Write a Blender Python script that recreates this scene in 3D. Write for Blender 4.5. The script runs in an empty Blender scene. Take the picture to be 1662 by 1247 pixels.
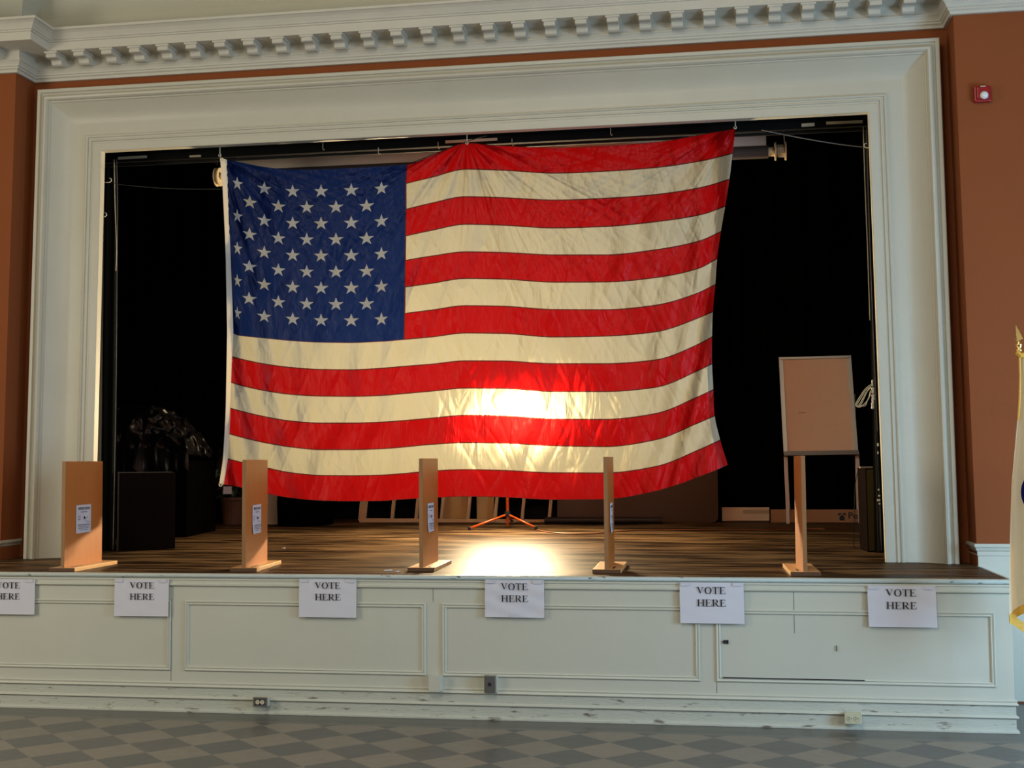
import bpy, bmesh, math, random
from mathutils import Vector, Matrix, noise as mnoise
random.seed(7)
PI = math.pi
scene = bpy.context.scene
col = scene.collection

# ------------------------------------------------------------------ camera
FPX, YAW, PITCH, ROLL = 2057.44, 0.16325, 0.06046, -0.00748
CAM = Vector((0, -8.68923, 1.77651))
fw = Vector((-math.sin(YAW)*math.cos(PITCH), math.cos(YAW)*math.cos(PITCH), math.sin(PITCH)))
rt = Vector((math.cos(YAW), math.sin(YAW), 0))
up = rt.cross(fw)
rt2 = rt*math.cos(ROLL) + up*math.sin(ROLL)
up2 = -rt*math.sin(ROLL) + up*math.cos(ROLL)
cd = bpy.data.cameras.new('camera'); cam = bpy.data.objects.new('camera', cd); col.objects.link(cam)
cd.sensor_width = 36; cd.lens = FPX*36/1662; cd.clip_end = 100
m = Matrix((rt2, up2, -fw)).transposed().to_4x4(); m.translation = CAM
cam.matrix_world = m
scene.camera = cam
scene.view_settings.view_transform = 'Standard'
scene.view_settings.look = 'None'
scene.view_settings.gamma = 1
scene.view_settings.exposure = 0.07
scene.view_settings.use_curve_mapping = False
scene.cycles.max_bounces = 8
scene.cycles.transmission_bounces = 8
scene.cycles.sample_clamp_indirect = 4

w = bpy.data.worlds.new('world'); scene.world = w; w.use_nodes = True
w.node_tree.nodes['Background'].inputs[0].default_value = (.75, .85, 1, 1)
w.node_tree.nodes['Background'].inputs[1].default_value = 0.3

# ------------------------------------------------------------------ daylight through the hall's windows, ceiling fixtures
def area(name, loc, target, sx, sy, power, color):
    l = bpy.data.lights.new(name, 'AREA'); l.shape = 'RECTANGLE'; l.size = sx; l.size_y = sy
    l.energy = power; l.color = color
    o = bpy.data.objects.new(name, l); col.objects.link(o); o.location = loc
    o.rotation_euler = (Vector(target)-Vector(loc)).to_track_quat('-Z', 'Y').to_euler()
    return o
area('window_light_right', (5.2, -2.7, 1.7), (1.2, .2, .5), 1.8, 1.8, 250, (.42, .70, 1))
area('window_light_right', (5.3, -7.0, 3.0), (-1.5, 0, 2.2), 2.4, 2.8, 120, (1, .97, .93))
area('window_light_left', (-9.0, -5.0, 3.2), (-2.5, 1.0, 2.6), 2.4, 2.8, 190, (1, .90, .72))
area('hall_pendant_light', (-1.5, -6.0, 6.2), (-2, .5, 3.0), 3, 3, 170, (1, .93, .80))

H0 = .9836
def HZ(y): return H0 + .034*max(0, y-1.5)            # the old stage rakes up slightly behind the arch
def ray(px, py): return fw + rt2*((px-831)/FPX) - up2*((py-623.5)/FPX)
def A(px, py, Y):
    d = ray(px, py); return CAM + d*((Y-CAM.y)/d.y)
def S(px, py):
    d = ray(px, py); P = CAM + d*((H0-CAM.z)/d.z)
    if P.y > 1.5: P = CAM + d*((H0-.051-CAM.z+.034*CAM.y)/(d.z-.034*d.y))
    return P

# ------------------------------------------------------------------ materials
MT = {}
def mat(name, color, rough=.6, metal=0, spec=.5, noise=0, nscale=8, bump=0, bscale=40, dirt=None, coat=0, stretch=None):
    if name in MT: return MT[name]
    m = bpy.data.materials.new(name); m.use_nodes = True; MT[name] = m
    nt = m.node_tree; b = nt.nodes['Principled BSDF']
    b.inputs['Base Color'].default_value = (*color, 1); b.inputs['Roughness'].default_value = rough
    b.inputs['Metallic'].default_value = metal; b.inputs['Specular IOR Level'].default_value = spec
    b.inputs['Coat Weight'].default_value = coat
    tc = nt.nodes.new('ShaderNodeTexCoord'); vec = tc.outputs['Object']
    if stretch:
        mp = nt.nodes.new('ShaderNodeMapping'); mp.inputs['Scale'].default_value = stretch
        nt.links.new(vec, mp.inputs[0]); vec = mp.outputs[0]
    last = None
    if noise:
        n = nt.nodes.new('ShaderNodeTexNoise'); n.inputs['Scale'].default_value = nscale; n.inputs['Detail'].default_value = 6
        nt.links.new(vec, n.inputs['Vector'])
        mx = nt.nodes.new('ShaderNodeMix'); mx.data_type = 'RGBA'
        mx.inputs[6].default_value = (*[c*(1-noise) for c in color], 1)
        mx.inputs[7].default_value = (*[min(1, c*(1+noise)) for c in color], 1)
        nt.links.new(n.outputs[0], mx.inputs[0]); last = mx.outputs[2]
    if dirt:
        dc, ds, lo, hi = dirt
        n = nt.nodes.new('ShaderNodeTexNoise'); n.inputs['Scale'].default_value = ds; n.inputs['Detail'].default_value = 8
        n.inputs['Roughness'].default_value = .65
        nt.links.new(vec, n.inputs['Vector'])
        r = nt.nodes.new('ShaderNodeMapRange'); r.inputs[1].default_value = lo; r.inputs[2].default_value = hi
        nt.links.new(n.outputs[0], r.inputs[0])
        mx = nt.nodes.new('ShaderNodeMix'); mx.data_type = 'RGBA'
        mx.inputs[6].default_value = (*color, 1); mx.inputs[7].default_value = (*dc, 1)
        if last: nt.links.new(last, mx.inputs[6])
        nt.links.new(r.outputs[0], mx.inputs[0]); last = mx.outputs[2]
    if last: nt.links.new(last, b.inputs['Base Color'])
    if bump:
        n = nt.nodes.new('ShaderNodeTexNoise'); n.inputs['Scale'].default_value = bscale; n.inputs['Detail'].default_value = 4
        nt.links.new(vec, n.inputs['Vector'])
        bp = nt.nodes.new('ShaderNodeBump'); bp.inputs['Strength'].default_value = bump; bp.inputs['Distance'].default_value = .01
        nt.links.new(n.outputs[0], bp.inputs['Height']); nt.links.new(bp.outputs[0], b.inputs['Normal'])
    return m

cream = mat('cream_paint', (.52, .50, .41), .45, noise=.06, nscale=3, bump=.25, bscale=14)
creamc = mat('cream_plaster', (.56, .54, .46), .6, noise=.08, nscale=4, bump=.3, bscale=20)
panelp = mat('pale_green_paint', (.56, .57, .49), .42, noise=.04, nscale=2.5, bump=.18, bscale=9)
worn = mat('worn_edge_paint', (.54, .56, .49), .45, noise=.05, nscale=4, bump=.4, bscale=22, dirt=((.06, .05, .035), 9, .62, .66), stretch=(1, 2.5, 3))
scuff = mat('scuffed_base_paint', (.52, .54, .47), .45, noise=.08, nscale=6, bump=.4, bscale=20, dirt=((.15, .13, .10), 6, .575, .67), stretch=(1, 1, 5))
vault = mat('vault_plaster', (.46, .45, .36), .8, noise=.05, nscale=2)
rust = mat('rust_wall_paint', (.25, .072, .022), .8, spec=.2, noise=.06, nscale=3, bump=.15, bscale=60)
black = mat('black_paint', (.004, .004, .004), .7, spec=.12)
velvet = mat('black_velour', (.0016, .0016, .0016), .95, spec=0)
legcloth = mat('dark_leg_drape', (.007, .007, .005), .9, spec=.12)
hallm = mat('hall_plaster', (.60, .56, .46), .8)
oak = mat('honey_veneer', (.48, .165, .036), .42, noise=.16, nscale=5, bump=.05, bscale=30, stretch=(9, 9, .8))
oakside = mat('edge_band', (.30, .15, .06), .5, noise=.15, nscale=5, stretch=(9, 9, .8))
pine = mat('base_pine', (.74, .42, .17), .42, noise=.14, nscale=6, stretch=(9, .8, 9))
paper = mat('white_paper', (.64, .65, .73), .8, noise=.02, nscale=6, bump=.12, bscale=8)
ink = mat('black_ink', (.012, .012, .02), .6)
greyink = mat('grey_ink', (.13, .14, .16), .7)
tape = mat('clear_tape', (.62, .63, .72), .3)
steel = mat('steel', (.45, .43, .38), .35, metal=1)
brass = mat('brass', (.85, .62, .22), .25, metal=1)
goldcloth = mat('gold_fringe', (.72, .42, .06), .6, noise=.25, nscale=60)
drum = mat('pale_drum', (.72, .60, .38), .5, noise=.15, nscale=20)
dkwood = mat('dark_walnut', (.0045, .0022, .0016), .7, spec=.08, noise=.2, nscale=6)
edgewood = mat('pale_edge_strip', (.055, .036, .022), .5)
plastic = mat('glossy_black_cover', (.004, .0035, .004), .34, spec=.2, bump=1, bscale=3)
leaf = mat('dark_leaf', (.045, .08, .035), .35, noise=.4, nscale=12)
terracotta = mat('brown_pot', (.10, .045, .022), .6)
whitebox = mat('off_white_board', (.66, .60, .46), .6)
laddw = mat('ladder_wood', (.50, .32, .15), .6, noise=.15, nscale=10)
plyw = mat('ply_yellow', (.42, .26, .08), .6, noise=.15, nscale=6)
tablew = mat('brown_laminate', (.052, .028, .017), .5, noise=.12, nscale=8)
orange = mat('orange_enamel', (.85, .13, .02), .35)
rubber = mat('black_rubber', (.012, .012, .012), .55)
heaterm = mat('heater_enamel', (.62, .55, .42), .5)
carton = mat('cardboard', (.36, .20, .10), .8, noise=.08, nscale=8)
easelm = mat('tan_board', (.88, .63, .44), .55, noise=.03, nscale=10)
alum = mat('aluminium', (.50, .44, .36), .38, metal=1)
legm = mat('pale_leg', (.72, .62, .56), .5)
spkm = mat('olive_brown_grille', (.085, .053, .014), .8, spec=.2, noise=.15, nscale=60)
spkd = mat('brown_vinyl', (.008, .004, .0028), .9, spec=.02)
cable = mat('white_cable', (.75, .70, .55), .45)
cordor = mat('orange_cord', (.22, .06, .02), .5)
dropm = mat('grey_canvas', (.55, .46, .38), .85, noise=.04, nscale=6)
redpl = mat('red_plastic', (.30, .008, .012), .35)
strobe = mat('strobe_lens', (.80, .82, .85), .08, spec=.9)
outm = mat('cream_plate', (.55, .52, .36), .4)
jbgrey = mat('grey_box_metal', (.16, .16, .155), .4, metal=.4)
ropem = mat('pale_rope', (.55, .48, .34), .7)
wire = mat('black_wire', (.008, .008, .008), .6, spec=.2)
dustgrey = mat('dust_grey_wire', (.10, .10, .10), .6)

def nodes_mat(name):
    m = bpy.data.materials.new(name); m.use_nodes = True; MT[name] = m
    nt = m.node_tree
    return m, nt, nt.nodes, nt.links, nt.nodes['Principled BSDF']
def math_(nt, op, a, b=None, c=None):
    n = nt.nodes.new('ShaderNodeMath'); n.operation = op
    for i, v in enumerate((a, b, c)):
        if v is None: continue
        if isinstance(v, (int, float)): n.inputs[i].default_value = v
        else: nt.links.new(v, n.inputs[i])
    return n.outputs[0]
def mixc(nt, f, a, b):
    n = nt.nodes.new('ShaderNodeMix'); n.data_type = 'RGBA'
    for i, v in ((0, f), (6, a), (7, b)):
        if isinstance(v, (int, float)): n.inputs[i].default_value = v
        elif isinstance(v, tuple): n.inputs[i].default_value = (*v, 1)
        else: nt.links.new(v, n.inputs[i])
    return n.outputs[2]

# checker floor, tiles laid on the diagonal, plain border along the stage
floorm, nt, N, L, B = nodes_mat('checker_tiles')
tc = N.new('ShaderNodeTexCoord'); sp = N.new('ShaderNodeSeparateXYZ'); L.new(tc.outputs['Object'], sp.inputs[0])
X, Y = sp.outputs[0], sp.outputs[1]
a = math_(nt, 'DIVIDE', math_(nt, 'ADD', X, 2.0212), .431)
b = math_(nt, 'DIVIDE', math_(nt, 'ADD', Y, .5952), .431)
p = math_(nt, 'ADD', a, b); q = math_(nt, 'SUBTRACT', a, b)
par = math_(nt, 'FLOORED_MODULO', math_(nt, 'ADD', math_(nt, 'FLOOR', p), math_(nt, 'FLOOR', q)), 2)
cmb = N.new('ShaderNodeCombineXYZ'); L.new(math_(nt, 'FLOOR', p), cmb.inputs[0]); L.new(math_(nt, 'FLOOR', q), cmb.inputs[1])
wn = N.new('ShaderNodeTexWhiteNoise'); L.new(cmb.outputs[0], wn.inputs['Vector'])
n1 = N.new('ShaderNodeTexNoise'); n1.inputs['Scale'].default_value = 14; n1.inputs['Detail'].default_value = 8; L.new(tc.outputs['Object'], n1.inputs['Vector'])
lightc = mixc(nt, wn.outputs[0], (.215, .185, .145), (.265, .215, .165))
darkc = mixc(nt, wn.outputs[0], (.078, .078, .076), (.108, .094, .084))
tile = mixc(nt, par, darkc, lightc)
border = math_(nt, 'GREATER_THAN', Y, -.30)
line = math_(nt, 'MULTIPLY', border, math_(nt, 'LESS_THAN', Y, -.245))
c1 = mixc(nt, border, tile, (.088, .085, .075)); c2 = mixc(nt, line, c1, (.14, .132, .115))
c3 = mixc(nt, math_(nt, 'MULTIPLY', n1.outputs[0], .35), c2, (.06, .055, .05))
L.new(c3, B.inputs['Base Color'])
B.inputs['Roughness'].default_value = .28; B.inputs['Specular IOR Level'].default_value = .4
bp = N.new('ShaderNodeBump'); bp.inputs['Strength'].default_value = .15; bp.inputs['Distance'].default_value = .01
L.new(n1.outputs[0], bp.inputs['Height']); L.new(bp.outputs[0], B.inputs['Normal'])

# worn stage boards, grain running across
stagem, nt, N, L, B = nodes_mat('worn_stage_boards')
tc = N.new('ShaderNodeTexCoord'); mp = N.new('ShaderNodeMapping'); mp.inputs['Scale'].default_value = (.55, 3.4, 1)
L.new(tc.outputs['Object'], mp.inputs[0])
n1 = N.new('ShaderNodeTexNoise'); n1.inputs['Scale'].default_value = 2.2; n1.inputs['Detail'].default_value = 9; n1.inputs['Roughness'].default_value = .66
L.new(mp.outputs[0], n1.inputs['Vector'])
r1 = N.new('ShaderNodeMapRange'); r1.inputs[1].default_value = .42; r1.inputs[2].default_value = .68; L.new(n1.outputs[0], r1.inputs[0])
sp = N.new('ShaderNodeSeparateXYZ'); L.new(tc.outputs['Object'], sp.inputs[0])
seam = math_(nt, 'LESS_THAN', math_(nt, 'FRACT', math_(nt, 'DIVIDE', sp.outputs[1], .115)), .04)
c1 = mixc(nt, r1.outputs[0], (.018, .009, .005), (.200, .120, .058))
c2 = mixc(nt, math_(nt, 'MULTIPLY', seam, .6), c1, (.02, .012, .006))
L.new(c2, B.inputs['Base Color'])
rr = N.new('ShaderNodeMapRange'); rr.inputs[3].default_value = .16; rr.inputs[4].default_value = .75; B.inputs['Specular IOR Level'].default_value = .03; L.new(n1.outputs[0], rr.inputs[0]); L.new(rr.outputs[0], B.inputs['Roughness'])
bp = N.new('ShaderNodeBump'); bp.inputs['Strength'].default_value = .06; bp.inputs['Distance'].default_value = .01
L.new(n1.outputs[0], bp.inputs['Height']); L.new(bp.outputs[0], B.inputs['Normal'])

# flag cloth: stripes, canton and fifty stars from the cloth's own UV
flagm, nt, N, L, B = nodes_mat('nylon_flag_cloth')
uv = N.new('ShaderNodeUVMap'); sp = N.new('ShaderNodeSeparateXYZ'); L.new(uv.outputs[0], sp.inputs[0])
U, V = sp.outputs[0], sp.outputs[1]          # U: 0..1 canton, 1..  field ; V: 0..13 stripes downwards
canton = math_(nt, 'MULTIPLY', math_(nt, 'LESS_THAN', U, 1.0), math_(nt, 'LESS_THAN', V, 7.0))
odd = math_(nt, 'FLOORED_MODULO', math_(nt, 'FLOOR', V), 2)
fv = math_(nt, 'FRACT', V)
seam = math_(nt, 'MAXIMUM', math_(nt, 'LESS_THAN', fv, .022), math_(nt, 'GREATER_THAN', fv, .978))
seamc = math_(nt, 'MULTIPLY', math_(nt, 'LESS_THAN', math_(nt, 'ABSOLUTE', math_(nt, 'SUBTRACT', U, 1.0)), .004), math_(nt, 'LESS_THAN', V, 7.0))
seam = math_(nt, 'MAXIMUM', math_(nt, 'MULTIPLY', seam, math_(nt, 'SUBTRACT', 1, canton)), seamc)
# star lattice: columns .09+.0767k, rows .127+.0935j, k+j even
gx = math_(nt, 'DIVIDE', math_(nt, 'SUBTRACT', U, .09), .0767)
gy = math_(nt, 'DIVIDE', math_(nt, 'SUBTRACT', math_(nt, 'DIVIDE', V, 7.0), .127), .0935)
def star(px_, py_):
    # nearest lattice point with both parities equal to (ox,oy)
    outs = []
    for off in (0, 1):
        cx = math_(nt, 'ADD', math_(nt, 'MULTIPLY', math_(nt, 'ROUND', math_(nt, 'DIVIDE', math_(nt, 'SUBTRACT', px_, off), 2)), 2), off)
        cy = math_(nt, 'ADD', math_(nt, 'MULTIPLY', math_(nt, 'ROUND', math_(nt, 'DIVIDE', math_(nt, 'SUBTRACT', py_, off), 2)), 2), off)
        dx = math_(nt, 'MULTIPLY', math_(nt, 'SUBTRACT', px_, cx), .0767*1.01)
        dy = math_(nt, 'MULTIPLY', math_(nt, 'SUBTRACT', py_, cy), .0935)
        r = math_(nt, 'SQRT', math_(nt, 'ADD', math_(nt, 'MULTIPLY', dx, dx), math_(nt, 'MULTIPLY', dy, dy)))
        an = math_(nt, 'ARCTAN2', dx, math_(nt, 'MULTIPLY', dy, -1))
        m1 = math_(nt, 'FLOORED_MODULO', math_(nt, 'ADD', an, PI/5), 2*PI/5)
        f = math_(nt, 'ABSOLUTE', math_(nt, 'SUBTRACT', m1, PI/5))
        x = math_(nt, 'MULTIPLY', r, math_(nt, 'COSINE', f)); y = math_(nt, 'MULTIPLY', r, math_(nt, 'SINE', f))
        R = .041; ri = .385*R
        ex, ey = ri*math.cos(PI/5)-R, ri*math.sin(PI/5)
        # inside where cross(e, p - tip) > 0
        s = math_(nt, 'SUBTRACT', math_(nt, 'MULTIPLY', y, ex), math_(nt, 'MULTIPLY', math_(nt, 'SUBTRACT', x, R), ey))
        ins = math_(nt, 'GREATER_THAN', s, 0)
        ok = math_(nt, 'MULTIPLY', math_(nt, 'MULTIPLY', math_(nt, 'GREATER_THAN', cx, -.5), math_(nt, 'LESS_THAN', cx, 10.5)),
                   math_(nt, 'MULTIPLY', math_(nt, 'GREATER_THAN', cy, -.5), math_(nt, 'LESS_THAN', cy, 8.5)))
        outs.append(math_(nt, 'MULTIPLY', ins, ok))
    return math_(nt, 'MAXIMUM', outs[0], outs[1])
st = math_(nt, 'MULTIPLY', star(gx, gy), canton)
WHITE, RED, BLUE = (.58, .56, .47), (.60, .004, .007), (.004, .011, .078)
refl = mixc(nt, odd, RED, WHITE); refl = mixc(nt, canton, refl, BLUE); refl = mixc(nt, st, refl, (.70, .70, .68)); refl = mixc(nt, seam, refl, (.05, .01, .01))
tr = mixc(nt, odd, (.19, .002, .002), (.30, .28, .188)); tr = mixc(nt, canton, tr, (.003, .012, .075)); tr = mixc(nt, st, tr, (.06, .055, .045)); tr = mixc(nt, seam, tr, (.08, .01, .008)); hem = math_(nt, 'GREATER_THAN', U, 2.712); tr = mixc(nt, math_(nt, 'MULTIPLY', hem, .85), tr, (.004, .001, .002))
tcn = N.new('ShaderNodeTexCoord'); mp = N.new('ShaderNodeMapping'); mp.inputs['Scale'].default_value = (5, 1, 1.6); mp.inputs['Rotation'].default_value = (0, .45, 0)
L.new(tcn.outputs['Object'], mp.inputs[0])
n1 = N.new('ShaderNodeTexNoise'); n1.inputs['Scale'].default_value = 1.5; n1.inputs['Detail'].default_value = 5; n1.inputs['Distortion'].default_value = .6; L.new(mp.outputs[0], n1.inputs['Vector'])
bp = N.new('ShaderNodeBump'); bp.inputs['Strength'].default_value = .75; bp.inputs['Distance'].default_value = .05; L.new(n1.outputs[0], bp.inputs['Height'])
dif = N.new('ShaderNodeBsdfDiffuse'); L.new(refl, dif.inputs[0]); L.new(bp.outputs[0], dif.inputs['Normal'])
trl = N.new('ShaderNodeBsdfTranslucent'); L.new(tr, trl.inputs[0]); L.new(bp.outputs[0], trl.inputs['Normal'])
rfr = N.new('ShaderNodeBsdfRefraction'); rfr.inputs['IOR'].default_value = 1.25; rfr.inputs['Roughness'].default_value = .62
L.new(tr, rfr.inputs[0]); L.new(bp.outputs[0], rfr.inputs['Normal'])
gl = N.new('ShaderNodeBsdfGlossy'); gl.inputs['Roughness'].default_value = .38; gl.inputs[0].default_value = (.9, .9, .9, 1); L.new(bp.outputs[0], gl.inputs['Normal'])
m1 = N.new('ShaderNodeMixShader'); m1.inputs[0].default_value = .22; L.new(trl.outputs[0], m1.inputs[1]); L.new(rfr.outputs[0], m1.inputs[2])
rf2 = N.new('ShaderNodeBsdfRefraction'); rf2.inputs['IOR'].default_value = 1.2; rf2.inputs['Roughness'].default_value = .17; L.new(tr, rf2.inputs[0]); L.new(bp.outputs[0], rf2.inputs['Normal'])
m1b = N.new('ShaderNodeMixShader'); m1b.inputs[0].default_value = .03; L.new(m1.outputs[0], m1b.inputs[1]); L.new(rf2.outputs[0], m1b.inputs[2]); m1 = m1b
m2 = N.new('ShaderNodeMixShader'); m2.inputs[0].default_value = .50; L.new(dif.outputs[0], m2.inputs[1]); L.new(m1.outputs[0], m2.inputs[2])
m3 = N.new('ShaderNodeMixShader'); m3.inputs[0].default_value = .010; L.new(m2.outputs[0], m3.inputs[1]); L.new(gl.outputs[0], m3.inputs[2])
L.new(m3.outputs[0], N['Material Output'].inputs[0])

# plain translucent cloths
def cloth_mat(name, c, t, k=.35):
    m, nt, N, L, B = nodes_mat(name)
    d = N.new('ShaderNodeBsdfDiffuse'); d.inputs[0].default_value = (*c, 1)
    tl = N.new('ShaderNodeBsdfTranslucent'); tl.inputs[0].default_value = (*t, 1)
    mx = N.new('ShaderNodeMixShader'); mx.inputs[0].default_value = k
    L.new(d.outputs[0], mx.inputs[1]); L.new(tl.outputs[0], mx.inputs[2]); L.new(mx.outputs[0], N['Material Output'].inputs[0])
    return m
headerm = cloth_mat('canvas_header', (.72, .70, .64), (.7, .6, .45), .25)
silk = cloth_mat('ivory_silk', (.80, .74, .60), (.8, .7, .45), .3)
navy = cloth_mat('navy_emblem', (.012, .014, .12), (.02, .02, .1), .1)

def emis(name, c, s):
    m, nt, N, L, B = nodes_mat(name)
    B.inputs['Base Color'].default_value = (*c, 1); B.inputs['Emission Color'].default_value = (*c, 1); B.inputs['Emission Strength'].default_value = s
    return m
LAMP = emis('halogen_glow', (1, .77, .45), 4000)

# ------------------------------------------------------------------ mesh helpers
def xf(bm, start, M):
    bm.verts.ensure_lookup_table()
    for v in bm.verts[start:]: v.co = M @ v.co
def box(bm, x0, x1, y0, y1, z0, z1, M=None):
    s = len(bm.verts)
    vs = [bm.verts.new((x, y, z)) for x in (x0, x1) for y in (y0, y1) for z in (z0, z1)]
    for f in ((0, 1, 3, 2), (4, 6, 7, 5), (0, 4, 5, 1), (2, 3, 7, 6), (0, 2, 6, 4), (1, 5, 7, 3)):
        bm.faces.new([vs[i] for i in f])
    if M: xf(bm, s, M)
def hexa(bm, b, t):
    vs = [bm.verts.new(v) for v in list(b)+list(t)]
    n = len(b)
    bm.faces.new(vs[:n][::-1]); bm.faces.new(vs[n:])
    for i in range(n): j = (i+1) % n; bm.faces.new((vs[i], vs[j], vs[n+j], vs[n+i]))
def tube(bm, pts, r, seg=8, cap=True):
    pts = [Vector(p) for p in pts]; rings = []
    rs = r if isinstance(r, (list, tuple)) else [r]*len(pts)
    prev = None
    for i, p in enumerate(pts):
        d = (pts[min(i+1, len(pts)-1)]-pts[max(i-1, 0)]).normalized()
        if prev is None:
            ref = Vector((0, 0, 1)) if abs(d.z) < .9 else Vector((1, 0, 0)); u = d.cross(ref).normalized()
        else: u = (prev - d*prev.dot(d)).normalized()
        prev = u; v = d.cross(u)
        rings.append([bm.verts.new(p + (u*math.cos(2*PI*k/seg)+v*math.sin(2*PI*k/seg))*rs[i]) for k in range(seg)])
    for a, b in zip(rings, rings[1:]):
        for k in range(seg): bm.faces.new((a[k], a[(k+1) % seg], b[(k+1) % seg], b[k]))
    if cap: bm.faces.new(rings[0][::-1]); bm.faces.new(rings[-1])
def lathe(bm, prof, M=None, seg=20):
    s = len(bm.verts); rings = []
    for r, z in prof:
        if r < 1e-5: rings.append([bm.verts.new((0, 0, z))])
        else: rings.append([bm.verts.new((r*math.cos(2*PI*k/seg), r*math.sin(2*PI*k/seg), z)) for k in range(seg)])
    for a, b in zip(rings, rings[1:]):
        for k in range(seg):
            k2 = (k+1) % seg
            if len(a) == 1 and len(b) == 1: continue
            if len(a) == 1: bm.faces.new((a[0], b[k], b[k2]))
            elif len(b) == 1: bm.faces.new((a[k], a[k2], b[0]))
            else: bm.faces.new((a[k], a[k2], b[k2], b[k]))
    if M: xf(bm, s, M)
def grid(bm, fn, nu, nv, uvfn=None, thick=None):
    uvl = bm.loops.layers.uv.new('UVMap') if uvfn else None
    vs = [[bm.verts.new(fn(i/nu, j/nv)) for j in range(nv+1)] for i in range(nu+1)]
    for i in range(nu):
        for j in range(nv):
            f = bm.faces.new((vs[i][j], vs[i+1][j], vs[i+1][j+1], vs[i][j+1]))
            if uvfn:
                for lp, (a, b) in zip(f.loops, ((i, j), (i+1, j), (i+1, j+1), (i, j+1))): lp[uvl].uv = uvfn(a/nu, b/nv)
def poly(bm, pts, y=0, depth=.001):
    vs = [bm.verts.new((x, y, z)) for x, z in pts]; f = bm.faces.new(vs)
def obj(name, bm, m, parent=None, smooth=False, bevel=0, solid=0, loc=None):
    bmesh.ops.recalc_face_normals(bm, faces=bm.faces) if not solid else None
    me = bpy.data.meshes.new(name); bm.to_mesh(me); bm.free()
    me.materials.append(m)
    if smooth:
        for p_ in me.polygons: p_.use_smooth = True
    o = bpy.data.objects.new(name, me); col.objects.link(o)
    if bevel:
        md = o.modifiers.new('bevel', 'BEVEL'); md.width = bevel; md.segments = 2; md.limit_method = 'ANGLE'
    if solid:
        md = o.modifiers.new('solid', 'SOLIDIFY'); md.thickness = solid
    if parent is not None:
        o.parent = parent
        if loc is None: o.matrix_parent_inverse = world(parent).inverted()
    if loc is not None: o.location = loc
    return o
def world(o):
    M = Matrix.LocRotScale(o.location, o.rotation_euler, o.scale)
    return M if o.parent is None else world(o.parent) @ o.matrix_parent_inverse @ M
def tag(o, label=None, cat=None, group=None, kind=None):
    if label: o['label'] = label
    if cat: o['category'] = cat
    if group: o['group'] = group
    if kind: o['kind'] = kind
    return o
def empty(name, loc, label=None, cat=None, group=None, kind=None, rz=0):
    o = bpy.data.objects.new(name, None); col.objects.link(o); o.location = loc; o.rotation_euler = (0, 0, rz)
    o.empty_display_size = .1
    return tag(o, label, cat, group, kind)
def BM(): return bmesh.new()
def struct(name, bm, m, parent=None, label=None, cat=None, **k):
    o = obj(name, bm, m, parent, **k)
    if parent is None: tag(o, label, cat, kind='structure')
    return o
def sweep(bm, prof, path, close_prof=False):
    n = len(path); rings = []
    P = [Vector((x, y)) for x, y in path]
    for i in range(n):
        d0 = (P[i]-P[i-1]).normalized() if i else (P[1]-P[0]).normalized()
        d1 = (P[i+1]-P[i]).normalized() if i < n-1 else d0
        n0 = Vector((d0.y, -d0.x)); n1_ = Vector((d1.y, -d1.x))
        mt = (n0+n1_); mt = mt/ max(1e-6, mt.dot(n0))
        rings.append([bm.verts.new((P[i].x+mt.x*d, P[i].y+mt.y*d, z)) for d, z in prof])
    for a, b in zip(rings, rings[1:]):
        for k in range(len(prof)-1): bm.faces.new((a[k], b[k], b[k+1], a[k+1]))

# ------------------------------------------------------------------ hall shell
XL, XR = -9.6, 5.6
bm = BM(); box(bm, XL, XR, -13, 1.2, -.1, 0); struct('floor', bm, floorm, label='grey and tan checkered tile floor of the hall', cat='floor')
bm = BM(); box(bm, XL-.15, XL, -13, 1.2, 0, 7.2); struct('wall_left', bm, hallm)
bm = BM(); box(bm, XR, XR+.15, -13, 1.2, 0, 7.2); struct('wall_right', bm, hallm)
bm = BM(); box(bm, XL, XR, -13.15, -13, 0, 7.2); struct('wall_back', bm, hallm)
bm = BM(); box(bm, XL, XR, -13, -1.05, 7.0, 7.15); struct('ceiling', bm, hallm)
# front wall: rust coloured, piers step forward left and right of the proscenium
cxl, cxr, YF, YP = -5.865, 1.776, 1.37, 1.07
bm = BM(); hexa(bm, [(XL, YP, H0-1), (-5.945, YP, H0-1), (-5.945, YF+.1, H0-1), (XL, YF+.1, H0-1)], [(XL, YP, 5.2), (-5.853, YP, 5.2), (-5.853, YF+.1, 5.2), (XL, YF+.1, 5.2)])
struct('wall_front_left', bm, rust, label='rust orange wall pier left of the stage opening', cat='wall')
bm = BM(); hexa(bm, [(1.845, YP, 0), (XR, YP, 0), (XR, YF+.1, 0), (1.845, YF+.1, 0)], [(1.772, YP, 5.2), (XR, YP, 5.2), (XR, YF+.1, 5.2), (1.772, YF+.1, 5.2)])
struct('wall_front_right', bm, rust, label='rust orange wall pier right of the stage opening', cat='wall')
bm = BM()
box(bm, -5.96, -5.32, YF+.002, YF+.08, H0, 5.2); box(bm, 1.30, 1.86, YF+.002, YF+.08, H0, 5.2); box(bm, -5.32, 1.30, YF+.002, YF+.08, 4.58, 5.2)
struct('wall_proscenium', bm, rust, label='recessed rust wall strip around the stage opening', cat='wall')
bm = BM()
box(bm, -7.6, -5.275, YF+.10, YF+.16, H0, 6.2); box(bm, 1.24, 3.2, YF+.10, YF+.16, H0, 6.2); box(bm, -5.275, 1.24, YF+.10, YF+.16, 4.50, 6.2)
struct('wall_stage_front_inside', bm, black)

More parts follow.
